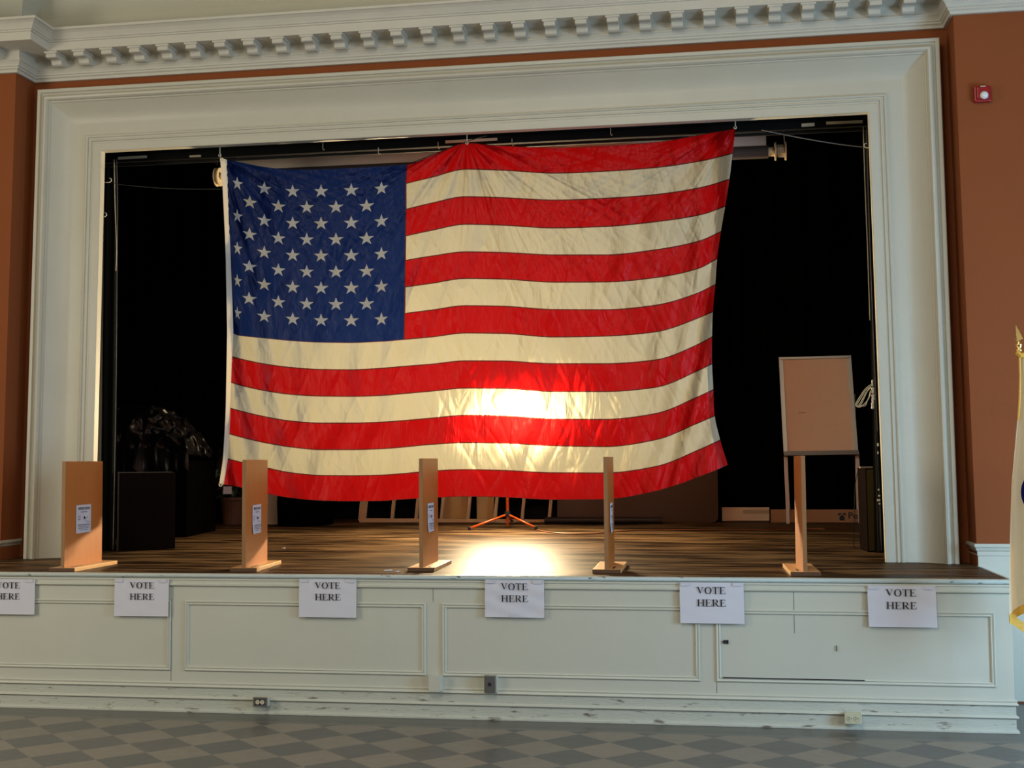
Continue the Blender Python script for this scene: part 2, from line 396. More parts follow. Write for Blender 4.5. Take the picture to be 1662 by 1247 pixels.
# architrave frame round the opening
prof = [(0, 0), (0, .145), (.008, .155), (.036, .155), (.042, .138), (.056, .130), (.062, .140), (.072, .160), (.088, .172), (.104, .168), (.116, .152), (.120, .134), (.130, .130), (.136, .118)]
for k in range(1, 13):
    a = k/12; prof.append((.136+.19*a, .118-.104*math.sin(a*PI/2)))
prof += [(.40, .016), (.436, .016), (.440, .032), (.452, .040), (.464, .036), (.468, .026), (.484, .026), (.490, .036), (.500, .036), (.506, .024), (.520, .024), (.526, .030), (.596, .030), (.600, .026), (.600, -.045)]
_o = [A(37, 905, YF-.15), A(60, 145, YF-.155), A(1525, 60, YF-.155), A(1558, 917, YF-.15)]
OUT = [(_o[0].x, H0), (_o[1].x, _o[1].z), (_o[2].x, _o[2].z), (_o[3].x, H0)]
INN = [(-5.262, H0), (-5.214, 4.460), (1.172, 4.462), (1.219, H0)]
bm = BM()
def fpt(k, t, d): 
    s = t/.6
    return (OUT[k][0]*(1-s)+INN[k][0]*s, YF-d, OUT[k][1]*(1-s)+INN[k][1]*s if k in (1, 2) else H0)
for k in range(3):
    n = 24; prev = None
    for i in range(n+1):
        f = i/n; ring = []
        for t, d in prof:
            a, b = Vector(fpt(k, t, d)), Vector(fpt(k+1, t, d)); ring.append(bm.verts.new(a.lerp(b, f)))
        if prev:
            for q_ in range(len(prof)-1): bm.faces.new((prev[q_], ring[q_], ring[q_+1], prev[q_+1]))
        prev = ring
bmesh.ops.remove_doubles(bm, verts=bm.verts, dist=1e-5)
struct('trim_1', bm, cream, label='wide cream moulded frame around the stage opening', cat='frame')

# cornice with brackets, coved vault above
path = [(XL, .85), (-6.33, .85), (-6.33, YP), (-5.858, YP), (cxl, YF), (cxr, YF), (1.776, YP), (XR, YP)]
cp = [(0, 5.092), (.030, 5.092), (.036, 5.115), (.050, 5.125), (.050, 5.140), (.062, 5.146), (.066, 5.160), (.085, 5.178), (.10, 5.185), (.10, 5.20), (.075, 5.202), (.075, 5.285), (.10, 5.30), (.12, 5.305), (.335, 5.305), (.335, 5.318)]
cp = [(0, 5.092), (.030, 5.092), (.036, 5.112), (.050, 5.122), (.050, 5.134), (.060, 5.140), (.064, 5.152), (.078, 5.172), (.088, 5.180), (.088, 5.186), (.070, 5.188), (.070, 5.262), (.085, 5.268), (.30, 5.268), (.30, 5.335), (.312, 5.340), (.312, 5.350), (.322, 5.354), (.330, 5.368), (.350, 5.395), (.372, 5.412), (.385, 5.416), (.385, 5.436), (.36, 5.438), (.12, 5.440)]
bm = BM(); sweep(bm, cp, path)
cornice = struct('trim_2', bm, creamc, label='cream cornice with a row of small brackets', cat='cornice')
def modillion(x, yb):
    bm = BM(); hw = .046
    side = [(.0, 5.270), (.215, 5.270), (.218, 5.222), (.205, 5.216), (.150, 5.222), (.128, 5.216), (.122, 5.200), (.118, 5.186), (.100, 5.176), (.07, 5.174), (.04, 5.184), (.0, 5.184)]
    l = [bm.verts.new((x-hw, yb-d, z)) for d, z in side]; r = [bm.verts.new((x+hw, yb-d, z)) for d, z in side]
    bm.faces.new(l[::-1]); bm.faces.new(r)
    for i in range(len(side)): j = (i+1) % len(side); bm.faces.new((l[i], l[j], r[j], r[i]))
    box(bm, x-hw-.012, x+hw+.012, yb-.228, yb, 5.252, 5.270)
    return bm
for i in range(29):
    obj('bracket', modillion(-5.55+i*.2506, YF-.065), creamc, cornice, bevel=.004)
for x in (-5.98, -6.22): obj('bracket', modillion(x, YP-.065), creamc, cornice, bevel=.004)
for x in (1.95, 2.2, 2.45): obj('bracket', modillion(x, YP-.065), creamc, cornice, bevel=.004)
bm = BM()
cv = [(.10, 5.430)] + [(.10+2.4*(1-math.cos(k/14*PI/2)), 5.43+1.62*math.sin(k/14*PI/2)) for k in range(1, 15)]
sweep(bm, cv, path); 
tag(obj('ceiling_cove', bm, vault, smooth=False), 'curved beige plaster vault above the cornice', 'ceiling', kind='structure')

# wainscot caps on the piers
bcap = [(0, 1.145), (.030, 1.145), (.034, 1.135), (.034, 1.122), (.024, 1.116), (.020, 1.098), (.012, 1.088), (.012, 1.060), (.006, 1.055), (.006, .30), (0, .30)]
bcapR = bcap[:-2]+[(.006, .012), (0, .012)]
bm = BM(); sweep(bm, [(d, z) for d, z in bcap[:-2]]+[(.006, H0), (0, H0)], [(XL, YP-.001), (-5.940, YP-.001), (-5.940, YF)]); struct('baseboard_left', bm, cream)
bm = BM(); sweep(bm, bcapR, [(1.842, YF), (1.842, YP-.001), (XR, YP-.001)]); struct('baseboard_right', bm, panelp)

# ------------------------------------------------------------------ stage platform
stage = empty('stage_platform', (-2, 0, 0), 'raised stage with pale green panelled front and dark worn board floor', 'stage', kind='structure')
XS = 1.835
bm = BM()
def col_top(x0, x1):
    ys = [0.012, 1.5, 5.5]
    for a, b in zip(ys, ys[1:]):
        v = [bm.verts.new((x, y, HZ(y))) for x, y in ((x0, a), (x1, a), (x1, b), (x0, b))]; bm.faces.new(v)
xa, xb = XL, XS
v = [bm.verts.new(c) for c in ((xa, .012, H0), (xb, .012, H0), (xb, YP, H0), (xa, YP, H0))]; bm.faces.new(v)
v = [bm.verts.new(c) for c in ((-7.6, YP, H0), (XS, YP, H0), (3.2, 1.5, H0), (-7.6, 1.5, H0))]; bm.faces.new(v)
v = [bm.verts.new(c) for c in ((-7.6, 1.5, H0), (3.2, 1.5, H0), (3.2, 5.5, HZ(5.5)), (-7.6, 5.5, HZ(5.5)))]; bm.faces.new(v)
obj('stage_floor', bm, stagem, stage)
bm = BM(); box(bm, XL, XS, 0, .1, 0, H0-.03); box(bm, XS-.1, XS, .1, YP, 0, H0-.03); obj('front_panelling', bm, panelp, stage)
# rounded worn nosing
bm = BM(); sweep(bm, [(0, H0+.001), (.022, H0), (.030, H0-.004), (.034, H0-.014), (.030, H0-.026), (.022, H0-.031), (0, H0-.032)], [(XL, .012), (XS-.012, .012), (XS-.012, YP)])
obj('nosing', bm, worn, stage, smooth=True)
bm = BM(); sweep(bm, [(0, .950), (.016, .950), (.016, .938), (.010, .934), (.010, .918), (.018, .912), (.018, .900), (.010, .893), (0, .892)], [(XL, 0), (XS, 0), (XS, YP)])
obj('upper_moulding', bm, panelp, stage)
bm = BM(); sweep(bm, [(0, .214), (.010, .212), (.016, .206), (.012, .196), (.018, .190), (.022, .182), (.016, .176), (0, .175)], [(XL, 0), (XS, 0), (XS, YP)])
obj('base_moulding', bm, panelp, stage)
bm = BM(); sweep(bm, [(0, .116), (.012, .114), (.020, .108), (.022, .100), (.018, .096), (.012, .095)], [(XL, 0), (XS, 0), (XS, YP)])
obj('raceway_moulding', bm, panelp, stage)
bm = BM(); sweep(bm, [(0, .175), (.006, .175), (.006, .026), (.018, .022), (.022, .012), (.022, 0.001)], [(XL, 0), (XS, 0), (XS, YP)])
obj('kickboard', bm, scuff, stage)
def pframe(x0, x1, z0, z1):
    bm = BM(); pr_ = [(0, 0), (0, .008), (.006, .013), (.012, .009), (.018, .006), (.024, .012), (.030, .008), (.032, 0)]
    cs = [(x0, z0, 1, 1), (x1, z0, -1, 1), (x1, z1, -1, -1), (x0, z1, 1, -1)]
    rings = [[bm.verts.new((x+sx*t, -d, z+sz*t)) for t, d in pr_] for x, z, sx, sz in cs]
    for k in range(4):
        a, b = rings[k], rings[(k+1) % 4]
        for q_ in range(len(pr_)-1): bm.faces.new((a[q_], b[q_], b[q_+1], a[q_+1]))
    return bm
for x0, x1, z1 in ((-7.62, -5.83, .79), (-5.71, -3.93, .79), (-3.825, -2.052, .79), (-1.935, -.167, .79), (-.06, 1.725, .772)):
    obj('panel_moulding', pframe(x0, x1, .292, z1), panelp, stage)
# open joints of the boards behind the mouldings
bm = BM()
for x, z0, z1 in ((-2.0, .80, .892), (-3.93, .214, .80), (-.06, .214, .292), (.455, .62, .892)): box(bm, x, x+.003, -.0015, 0, z0, z1)
obj('joint_line', bm, greyink, stage)
bm = BM(); box(bm, -.02, .90, -.016, -.003, .318, .323); obj('open_gap', bm, ink, stage)

# ------------------------------------------------------------------ stage house
bm = BM(); box(bm, -7.75, -7.6, 1.47, 5.6, .9, 6.2); struct('wall_stage_left', bm, black)
bm = BM(); box(bm, 3.2, 3.35, 1.47, 5.6, .9, 6.2); struct('wall_stage_right', bm, black)
bm = BM(); box(bm, -7.6, 3.2, 5.5, 5.65, .9, 6.2); struct('wall_stage_back', bm, black)
bm = BM(); box(bm, -7.6, 3.2, 1.53, 5.5, 6.2, 6.3); struct('ceiling_stage', bm, black)
def drape(name, x0, x1, y, z0, z1, per, amp, m, label, cat, group=None, nz=6, n=None):
    n = n or int(abs(x1-x0)/per*10)
    bm = BM()
    def f(u, v):
        x = x0+(x1-x0)*u; z = z0+(z1-z0)*v
        return (x+.01*math.sin(v*3+u*20), y+amp*(math.sin(2*PI*x/per)+.35*math.sin(2*PI*x/per*2.3+1+v)), z)
    grid(bm, f, n, nz)
    o = obj(name, bm, m, smooth=True); return tag(o, label, cat, group)
drape('backdrop_curtain', -7.5, 3.1, 5.28, 1.30, 5.9, .32, .05, velvet, 'wide black curtain covering the back of the stage', 'curtain')
drape('leg_curtain', -5.75, A(188, 600, 1.98).x, 1.98, HZ(1.98)+.01, 4.56, .07, .018, legcloth, 'narrow dark curtain gathered at the left side of the opening', 'curtain', n=60)
drape('leg_curtain', A(1410, 500, 1.98).x, 1.75, 1.98, HZ(1.98)+.01, 4.56, .07, .018, legcloth, 'narrow black curtain gathered at the right side of the opening', 'curtain', n=60)

# curtain track across the top, with pale clips, hooks
track = empty('curtain_track', (-2, 1.75, 4.56), 'black curtain track running under the head of the stage opening', 'curtain track')
bm = BM()
pa, pb = A(176, 250, 1.66), A(1408, 190, 1.66)
def bar(bm, a, b, hy, hz):
    a, b = Vector(a), Vector(b)
    hexa(bm, [(a.x, a.y-hy, a.z-hz), (b.x, b.y-hy, b.z-hz), (b.x, b.y+hy, b.z-hz), (a.x, a.y+hy, a.z-hz)], [(a.x, a.y-hy, a.z+hz), (b.x, b.y-hy, b.z+hz), (b.x, b.y+hy, b.z+hz), (a.x, a.y+hy, a.z+hz)])
zt = A(800, 232, 1.82).z
bar(bm, (-5.5, 1.82, zt+.02), (1.48, 1.82, zt+.02), .025, .035); obj('rail', bm, black, track, bevel=.005)
bm = BM(); bar(bm, (-5.5, 1.92, zt-.012), (1.48, 1.92, zt-.012), .012, .012); obj('lower_rail', bm, wire, track)
bm = BM(); bar(bm, (-5.5, 1.86, zt+.10), (1.48, 1.86, zt+.10), .05, .045); obj('valance_board', bm, black, track)
def strip(x0, y0, x1, y1, Y=1.788, h=.011):
    a, b = A(x0, y0, Y), A(x1, y1, Y); bm = BM(); bar(bm, a, b, .006, h); obj('pale_splice_plate', bm, ropem, track)
strip(192, 257, 238, 254.5); strip(723, 230.5, 807, 226); strip(1341, 200, 1400, 197.5); strip(1301, 203.5, 1322, 202, h=.013); strip(308, 254, 326, 253, h=.008)
for x, y in ((524, 238), (614, 245), (711, 236), (831, 231), (991, 214)):
    a = A(x, y, 1.785); bm = BM(); tube(bm, [a+Vector((0, 0, .03)), a+Vector((0, 0, -.02)), a+Vector((.008, 0, -.032)), a+Vector((.016, 0, -.022))], .0035, 6); obj('carrier_hook', bm, ropem, track)

# rolled drop: canvas and roller with pale end drums, black rope
rl, rr_ = A(352, 281, 2.25), A(1275, 252.5, 2.25)
zr = (rl.z+rr_.z)/2
drop = empty('roll_drop', (-2, 2.25, zr), 'grey canvas drop rolled on a dark horizontal roller behind the flag', 'roll drop')
xl_, xr_ = rl.x, rr_.x
bm = BM(); cl, cr = A(383, 260, 2.25).x, A(1243, 215, 2.25).x
grid(bm, lambda u, v: (cl+(cr-cl)*u, 2.25+.008*math.sin(u*17), zr+.03+(6.198-zr)*v), 60, 6); obj('canvas', bm, dropm, drop, smooth=True)
MX = Matrix.Rotation(PI/2, 4, 'Y')
def lx(prof, x): 
    bm = BM(); lathe(bm, prof, Matrix.Translation((x, 2.25, zr)) @ MX, 24); return bm
L_ = A(1247, 250, 2.25).x
obj('roller', lx([(0, cl-L_), (.055, cl-L_), (.055, 0), (0, 0)], L_), mat('dark_roller_cloth', (.055, .042, .035), .7), drop, smooth=False)
obj('end_core', lx([(0, 0), (.040, 0), (.040, xr_-L_), (0, xr_-L_)], L_), drum, drop)
for x in (A(1258.5, 250, 2.25).x, A(1275, 250, 2.25).x):
    obj('flange', lx([(0, -.006), (.078, -.006), (.078, .006), (0, .006)], x), drum, drop)
bm = BM(); 
x0 = A(1261, 250, 2.25).x; tube(bm, [(x0+.004+.075*t/50, 2.25+.05*math.cos(t*.9), zr+.05*math.sin(t*.9)) for t in range(46)], .008, 6); obj('rope_winding', bm, ropem, drop)
bm = BM(); 
for s_ in (0, .030): lathe(bm, [(0, -.006), (.085, -.006), (.085, .006), (0, .006)], Matrix.Translation((rl.x+.0+s_, 2.25, zr)) @ MX, 24)
lathe(bm, [(0, 0), (.03, 0), (.03, .05), (0, .05)], Matrix.Translation((rl.x, 2.25, zr)) @ MX, 16)
obj('rope_pulley', bm, drum, drop)
bm = BM(); tube(bm, [A(1272, 209, 2.25)+Vector((0, 0, 1.6)), (A(1272, 209, 2.25)), A(1274, 243, 2.25)], .006, 6); obj('hanging_rope', bm, ropem, drop)
bm = BM(); tube(bm, [A(352, 255, 2.25)+Vector((0, 0, 1.6)), A(351, 268, 2.25)], .012, 6); obj('hanging_strap', bm, wire, drop)

# wires and cords around the opening
def cord(name, pts, r, m, label, cat, group=None, parent=None, seg=6):
    bm = BM(); P = [Vector(p) for p in pts]; Q = []
    for i in range(len(P)-1):
        p0, p1, p2, p3 = P[max(i-1, 0)], P[i], P[i+1], P[min(i+2, len(P)-1)]
        for k in range(6):
            t = k/6; Q.append(.5*((2*p1)+(-p0+p2)*t+(2*p0-5*p1+4*p2-p3)*t*t+(-p0+3*p1-3*p2+p3)*t**3))
    Q.append(P[-1]); tube(bm, Q, r, seg)
    o = obj(name, bm, m, parent, smooth=True)
    return tag(o, label, cat, group) if parent is None else o
cord('stay_wire', [A(1236, 211, 1.56), A(1300, 224, 1.56), A(1360, 234, 1.56), A(1402, 239, 1.56)], .0045, dustgrey, 'slack grey wire sagging across the upper right corner of the opening', 'wire')
cord('stay_wire', [A(180, 298, 1.56), A(240, 304, 1.56), A(300, 307, 1.58), A(372, 307, 1.72)], 0.0028, mat('dim_wire', (.03, .03, .03), .7), 'slack dark wire crossing the upper left corner toward the flag', 'wire')
cord('draw_cord', [A(185, 259, 1.76), A(186.5, 330, 1.76), A(189, 400, 1.76), A(188, 440, 1.76)], .004, ropem, 'outer pale draw cord hanging at the left side of the opening', 'cord')
cord('draw_cord', [A(189, 258, 1.78), A(191, 330, 1.78), A(190, 420, 1.78), A(188, 640, 1.78), A(183, 893, 1.78)], .0035, dustgrey, 'inner darker draw cord hanging at the left side of the opening', 'cord')
cord('draw_cord', [A(1401, 206, 1.76), A(1404, 300, 1.76), A(1408, 400, 1.76), A(1412, 520, 1.76)], .0035, ropem, 'thin pale draw cord hanging at the right side of the opening', 'cord')
cord('draw_cord', [A(1407, 207, 1.74), A(1410, 330, 1.74), A(1416, 500, 1.74), A(1424, 700, 1.74), A(1431, 895, 1.74)], .003, dustgrey, 'dark draw cord nearest the right edge of the opening', 'cord')

def hook(pts, label):
    bm = BM(); tube(bm, pts, .0045, 6); return tag(obj('screw_hook', bm, cable, smooth=True), label, 'hook')
for x, y0, y1, n in ((357, 237, 252, 'left'), (758, 221, 232, 'middle'), (1193.5, 197, 207, 'right')):
    a, b = A(x, y0, 1.54), A(x, y1, 1.56)
    a.z += .02
    hook([a, b+Vector((0, 0, .012)), b+Vector((.010, 0, 0)), b+Vector((.004, 0, -.012)), b+Vector((-.010, 0, -.006)), b+Vector((-.011, 0, .006))], {'left': 'white hook holding the blue corner of the flag', 'middle': 'white hook at the peak in the middle of the flag', 'right': 'white hook holding the upper right corner of the flag'}[n])
for (x, y), lab in (((178, 296), 'upper pale hook in the left side of the opening'), ((170, 352), 'lower small hook in the left side of the opening'), ((1406, 240), 'pale hook in the right side of the opening')):
    a = A(x, y, 1.53); s_ = 1 if x < 800 else -1
    hook([a-Vector((.06*s_, 0, 0)), a, a+Vector((.018*s_, 0, .012)), a+Vector((.012*s_, 0, .032)), a+Vector((-.004*s_, 0, .036))], lab)

# ------------------------------------------------------------------ the flag
HD = [(367, 259), (369, 299), (370.5, 339), (372, 380), (373.5, 420), (375, 460), (376.5, 500), (377.6, 540), (376.3, 579), (375, 620.6), (373.7, 663), (371.5, 704), (369, 745), (362.5, 787)]
def lin(a, b, n): return [a+(b-a)*i/n for i in range(n)]
def cc(x, y0, y7, rest, dx=0): return [(x, y) for y in lin(y0, y7, 7)+[y7]+rest]
COLS = [
 (0.00, HD),
 (0.09, cc(385, 262.5, 543.5, [581.5, 624, 666, 708, 749, 790.5])),
 (0.2434, cc(429, 271, 548.5, [591, 634, 676.5, 718.5, 759, 801])),
 (0.3968, cc(475, 275.5, 553, [597, 640.5, 684, 726, 768, 809])),
 (0.5502, cc(521, 275, 555.5, [600, 643, 687, 730, 772, 813])),
 (0.7036, cc(570, 273, 556, [600.5, 643.5, 687, 730, 772.5, 814])),
 (0.857, cc(619, 270, 554, [598, 642, 685.5, 728.5, 771.5, 813.5])),
 (1.00, list(zip([661, 659, 659, 658.5, 658, 657.5, 657, 656, 655, 655, 655, 655, 655, 655], [267, 298, 340, 383, 423, 466, 509, 551, 595, 639, 683, 725.7, 769, 811]))),
 (1.14, [(700, y) for y in [253, 288, 330, 374, 416, 460, 503.6, 547, 591.4, 635, 679, 721.5, 765, 808.5]]),
 (1.33, [(757, y) for y in [232, 274.6, 319.4, 364, 409, 452, 496.4, 540.6, 586, 630, 674.4, 718.6, 762.6, 806.5]]),
 (1.52, [(815, y) for y in [236.5, 276.3, 321, 365.6, 410, 453, 497.3, 541.3, 586.3, 630.4, 675.3, 719.4, 763.9, 807.5]]),
 (1.80, [(900, y) for y in [239.5, 281, 325, 370, 414, 458, 502.7, 547, 590.6, 635.6, 680.6, 723.6, 767.8, 811.6]]),
 (2.07, [(981.8, y) for y in [236.5, 278, 322, 367.6, 414, 457.7, 503, 545.6, 590.6, 635.6, 681, 725, 768, 811]]),
 (2.34, [(1063.7, y) for y in [230.5, 272, 316, 360, 405.7, 450.7, 495.7, 538.7, 584.5, 628.7, 671.6, 714, 757.6, 797.7]]),
 (2.60, list(zip([1146, 1144, 1142, 1139, 1136, 1134, 1132, 1130, 1129, 1129, 1130, 1131, 1134, 1140], [217, 260, 303.5, 348, 391, 435.5, 476, 517.5, 561, 603.5, 645.5, 687.5, 730.5, 772.5]))),
 (2.76, [(1193.8, 208), (1189, 249), (1184, 291), (1177, 335), (1170, 376), (1164, 420), (1161, 462), (1157, 506), (1155.7, 547), (1155.7, 590.6), (1157.8, 632.8), (1160, 675), (1169, 714.6), (1181.5, 755.5)])]
us = [c[0] for c in COLS]
def pchip(xs, ys, x):
    n = len(xs)
    k = 0
    while k < n-2 and x > xs[k+1]: k += 1
    h = [xs[i+1]-xs[i] for i in range(n-1)]; dl = [(ys[i+1]-ys[i])/h[i] for i in range(n-1)]
    def sl(i):
        if i == 0: return dl[0]
        if i == n-1: return dl[-1]
        if dl[i-1]*dl[i] <= 0: return 0
        w1, w2 = 2*h[i]+h[i-1], h[i]+2*h[i-1]
        return (w1+w2)/(w1/dl[i-1]+w2/dl[i])
    t = (x-xs[k])/h[k]; m0, m1_ = sl(k)*h[k], sl(k+1)*h[k]
    return (2*t**3-3*t*t+1)*ys[k]+(t**3-2*t*t+t)*m0+(-2*t**3+3*t*t)*ys[k+1]+(t**3-t*t)*m1_
vs_ = list(range(14))
def pxy(U, V):
    key = round(U, 5)
    if key not in _c:
        _c[key] = ([pchip(us, [c[1][j][0] for c in COLS], U) for j in vs_], [pchip(us, [c[1][j][1] for c in COLS], U) for j in vs_])
    xs, ys = _c[key]
    j = min(12, int(V)); t = V-j
    def cr(a):
        p0 = a[j-1] if j else 2*a[0]-a[1]; p3 = a[j+2] if j < 12 else 2*a[13]-a[12]; p1, p2 = a[j], a[j+1]
        return .5*((2*p1)+(-p0+p2)*t+(2*p0-5*p1+4*p2-p3)*t*t+(-p0+3*p1-3*p2+p3)*t**3)
    return cr(xs), cr(ys)
_c = {}
YB = 1.62
def folds(x, y):
    d = 0
    for hx, hy, k, a, R, ph in ((357, 255, 11, .030, 170, 0), (757, 225, 15, .020, 210, .4), (1196, 200, 13, .028, 230, 1.0)):
        r = math.hypot(x-hx, y-hy); an = math.atan2(y-hy, x-hx)
        d += a*math.exp(-r/R)*min(1, r/40)*math.sin(an*k+ph+.6*math.sin(r/60))
    # rolls beside the header running down to the right
    s = (x-368)-(y-260)*.20
    e = math.exp(-max(0, x-366)/75)
    d += .045*e*math.sin(s/7.5+.8*math.sin(y/90))*min(1, (x-362)/18)
    # rolls parallel to the fly end, sweeping down left
    yy = max(0, y-300)
    g = (1172-x)-(yy**1.6)*.0042
    d += .040*math.exp(-abs(g)/38)*math.sin(g/6.5)
    g2 = (1190-x)
    d += .016*math.exp(-max(0, g2)/55)*math.sin(g2/11+y/60)
    # shallow swags
    d += .010*math.sin((x+.5*y)/31+.7*math.sin(y/47))*math.exp(-((y-330)/230)**2)
    d += .008*math.sin((x-.45*y)/23+1.1*math.sin(x/57))
    d += .006*math.sin((x*.6+y)/17+1.6*math.sin(x/41))*(.3+.7*abs(math.sin(x/130)))
    d += .012*math.sin((x*.9+y*.25)/9.5+1.3*math.sin(y/38)+.9*math.sin(x/33))*(.25+.75*math.sin(x/90+y/140)**2)
    # creases fanning out from the three hooks
    c = 0
    for hx, hy, R_, sd in ((357, 250, 260, 3.1), (757, 215, 330, 9.7), (1196, 195, 330, 17.3)):
        r = math.hypot(x-hx, y-hy)+1; an = math.atan2(y-hy, x-hx)
        w = math.exp(-(r/R_)**1.5)
        for K, q, a_ in ((10, 330, 1), (24, 240, .6)):
            n = mnoise.noise((an*K+sd, r/q, sd)); c += w*a_*min(1, r/90)*(1-min(1, abs(n)*3.2))**2
    n = mnoise.noise(((x+.35*y)/24, (y-.2*x)/170, 5.5)); c += .55*(1-min(1, abs(n)*3.4))**2
    n = mnoise.noise(((x-.5*y)/22, (y+.3*x)/140, 8.5)); c += .45*(1-min(1, abs(n)*3.4))**2
    return d*1.1 + .0135*c
flag = empty('american_flag', (-2, YB, 1.5), 'huge red white and blue striped flag with stars hanging across the stage opening', 'flag')
umax = us[-1]
def fpos(u, v):
    U = u*umax; V = v*13
    if abs(U-1) < umax/1100: U = 1.0
    x, y = pxy(min(U, umax), V); return A(x, y, YB+folds(x, y))
bm = BM(); grid(bm, fpos, 540, 300, lambda u, v: (u*umax, v*13)); obj('flag_cloth', bm, flagm, flag, smooth=True, solid=None)
HL = [(357, 256), (361, 299), (363, 339), (365, 380), (366.5, 420), (367.2, 460), (368, 500), (368.6, 540), (368, 579), (367.3, 620), (366.5, 663), (364.5, 704), (362, 745), (355.7, 786)]
bm = BM()
def hp(u, v):
    V = v*13; j = min(12, int(V)); t = V-j
    a = Vector(HL[j]).lerp(Vector(HL[j+1]), t); b = Vector(HD[j]).lerp(Vector(HD[j+1]), t)
    p_ = a.lerp(b, u*1.12); return A(p_.x, p_.y, YB-.006+u*.004+folds(b.x, b.y)*u*.9)
grid(bm, hp, 4, 60); obj('canvas_header', bm, headerm, flag, smooth=True)
for x, y in ((360, 259), (358, 787)):
    bm = BM(); c_ = A(x, y, YB-.012); tube(bm, [c_+Vector((.014*math.cos(t*PI/6), 0, .014*math.sin(t*PI/6))) for t in range(13)], .004, 6); obj('grommet', bm, cable, flag)
cord('flag_rope', [A(662, 267, YB-.03), A(700, 252, YB-.03), A(757, 230, YB-.03), A(790, 220, YB-.02)], .003, wire, 'thin black line tied at the middle hook of the flag', 'rope')

# ------------------------------------------------------------------ work light behind the flag
YL = 4.22
tp = S(824, 857)
wl = empty('work_light', (tp.x, tp.y, tp.z), 'orange tripod work light with two halogen heads glowing behind the flag', 'work light')
hubz = A(824, 835, tp.y).z
feet = [S(762, 861), S(870, 860), S(824, 853)+Vector((0.0, .28, 0.01))]
def onfloor(p_): return Vector((p_.x, p_.y, HZ(p_.y)))
bm = BM(); tube(bm, [(tp.x, tp.y, HZ(tp.y)+.02), (tp.x, tp.y, hubz+.9)], .016, 12); obj('lower_pole', bm, orange, wl, smooth=True)
bm = BM(); lathe(bm, [(0, -.03), (.03, -.03), (.034, 0), (.03, .03), (0, .03)], Matrix.Translation((tp.x, tp.y, hubz)), 14); obj('collar', bm, rubber, wl)
for f_ in feet:
    f_ = onfloor(f_); top = Vector((tp.x, tp.y, hubz))
    f2 = f_+Vector((0, 0, .018))
    bm = BM(); tube(bm, [top, f2], .011, 8); lg = obj('leg', bm, orange, wl, smooth=True)
    bm = BM(); lathe(bm, [(0, 0), (.018, 0), (.018, .03), (0, .036)], Matrix.Translation(f_+Vector((0, 0, .001))), 10); obj('rubber_foot', bm, rubber, lg)
    bm = BM(); mid = top.lerp(f2, .55); tube(bm, [mid, (tp.x, tp.y, HZ(tp.y)+.05)], .006, 6); obj('brace', bm, steel, lg)
lz = A(797, 675, tp.y).z
bm = BM(); tube(bm, [(tp.x, tp.y, hubz+.88), (tp.x, tp.y, lz-.13)], .011, 10); obj('upper_pole', bm, steel, wl, smooth=True)
lxs = [A(797, 675, tp.y).x, A(853, 675, tp.y).x]
bm = BM(); box(bm, lxs[0]-.1, lxs[1]+.1, tp.y-.015, tp.y+.015, lz-.15, lz-.12); obj('crossbar', bm, steel, wl)
for x in lxs:
    bm = BM(); y0 = tp.y-.055
    # open fronted tapered housing
    fr = [(x-.085, y0, lz-.062), (x+.085, y0, lz-.062), (x+.085, y0, lz+.062), (x-.085, y0, lz+.062)]
    bk = [(x-.05, y0+.10, lz-.035), (x+.05, y0+.10, lz-.035), (x+.05, y0+.10, lz+.035), (x-.05, y0+.10, lz+.035)]
    hexa(bm, fr, bk); hd = obj('lamp_head', bm, orange, wl, bevel=.006)
    bm = BM(); box(bm, x-.072, x+.072, y0-.006, y0-.002, lz-.048, lz+.048); obj('lamp_glass', bm, LAMP, hd)
    bm = BM(); tube(bm, [(x-.09, y0+.03, lz), (x-.09, y0+.03, lz-.12), (x+.09, y0+.03, lz-.12), (x+.09, y0+.03, lz)], .006, 6); obj('yoke', bm, steel, hd)
pts = [(872, 861), (885, 864), (920, 867.5), (960, 867.5), (1010, 863.5), (1070, 861), (1150, 861.5), (1230, 861), (1290, 858.5), (1340, 860)]
cord('extension_cord', [S(x, y)+Vector((0, 0, .006)) for x, y in pts], .0055, cordor, 'thin orange extension cord lying across the back of the stage floor', 'cord')

# ------------------------------------------------------------------ things at the back of the stage
# ladder lying on its long edge
ladder = empty('wooden_ladder', (-3, 5.1, HZ(5.1)), 'wooden ladder lying on its side along the back of the stage', 'ladder')
yl = 5.05
a, b = A(584, 840, yl), A(905, 846, yl)
zb = HZ(yl)+.0; zb2 = zb+.025
bm = BM(); hexa(bm, [(a.x, yl-.02, zb), (b.x+.5, yl-.02, zb), (b.x+.5, yl+.03, zb), (a.x, yl+.03, zb)], [(a.x, yl-.02, zb2+.02), (b.x+.5, yl-.02, zb2), (b.x+.5, yl+.03, zb2), (a.x, yl+.03, zb2+.02)]); obj('rail', bm, laddw, ladder)
bm = BM(); box(bm, a.x, b.x+.5, yl-.02, yl+.03, zb+.62, zb+.66); obj('rail', bm, laddw, ladder)
for x in (582, 634, 673, 714, 757, 801, 845, 889):
    p_ = A(x, 840, yl); bm = BM(); sh = .012 if x > 590 else .06
    hexa(bm, [(p_.x, yl-.018, zb+.02), (p_.x+sh+.02, yl-.018, zb+.02), (p_.x+sh+.02, yl+.028, zb+.02), (p_.x, yl+.028, zb+.02)], [(p_.x+.06, yl-.018, zb+.62), (p_.x+.08+sh, yl-.018, zb+.62), (p_.x+.08+sh, yl+.028, zb+.62), (p_.x+.06, yl+.028, zb+.62)])
    obj('rung', bm, laddw, ladder)
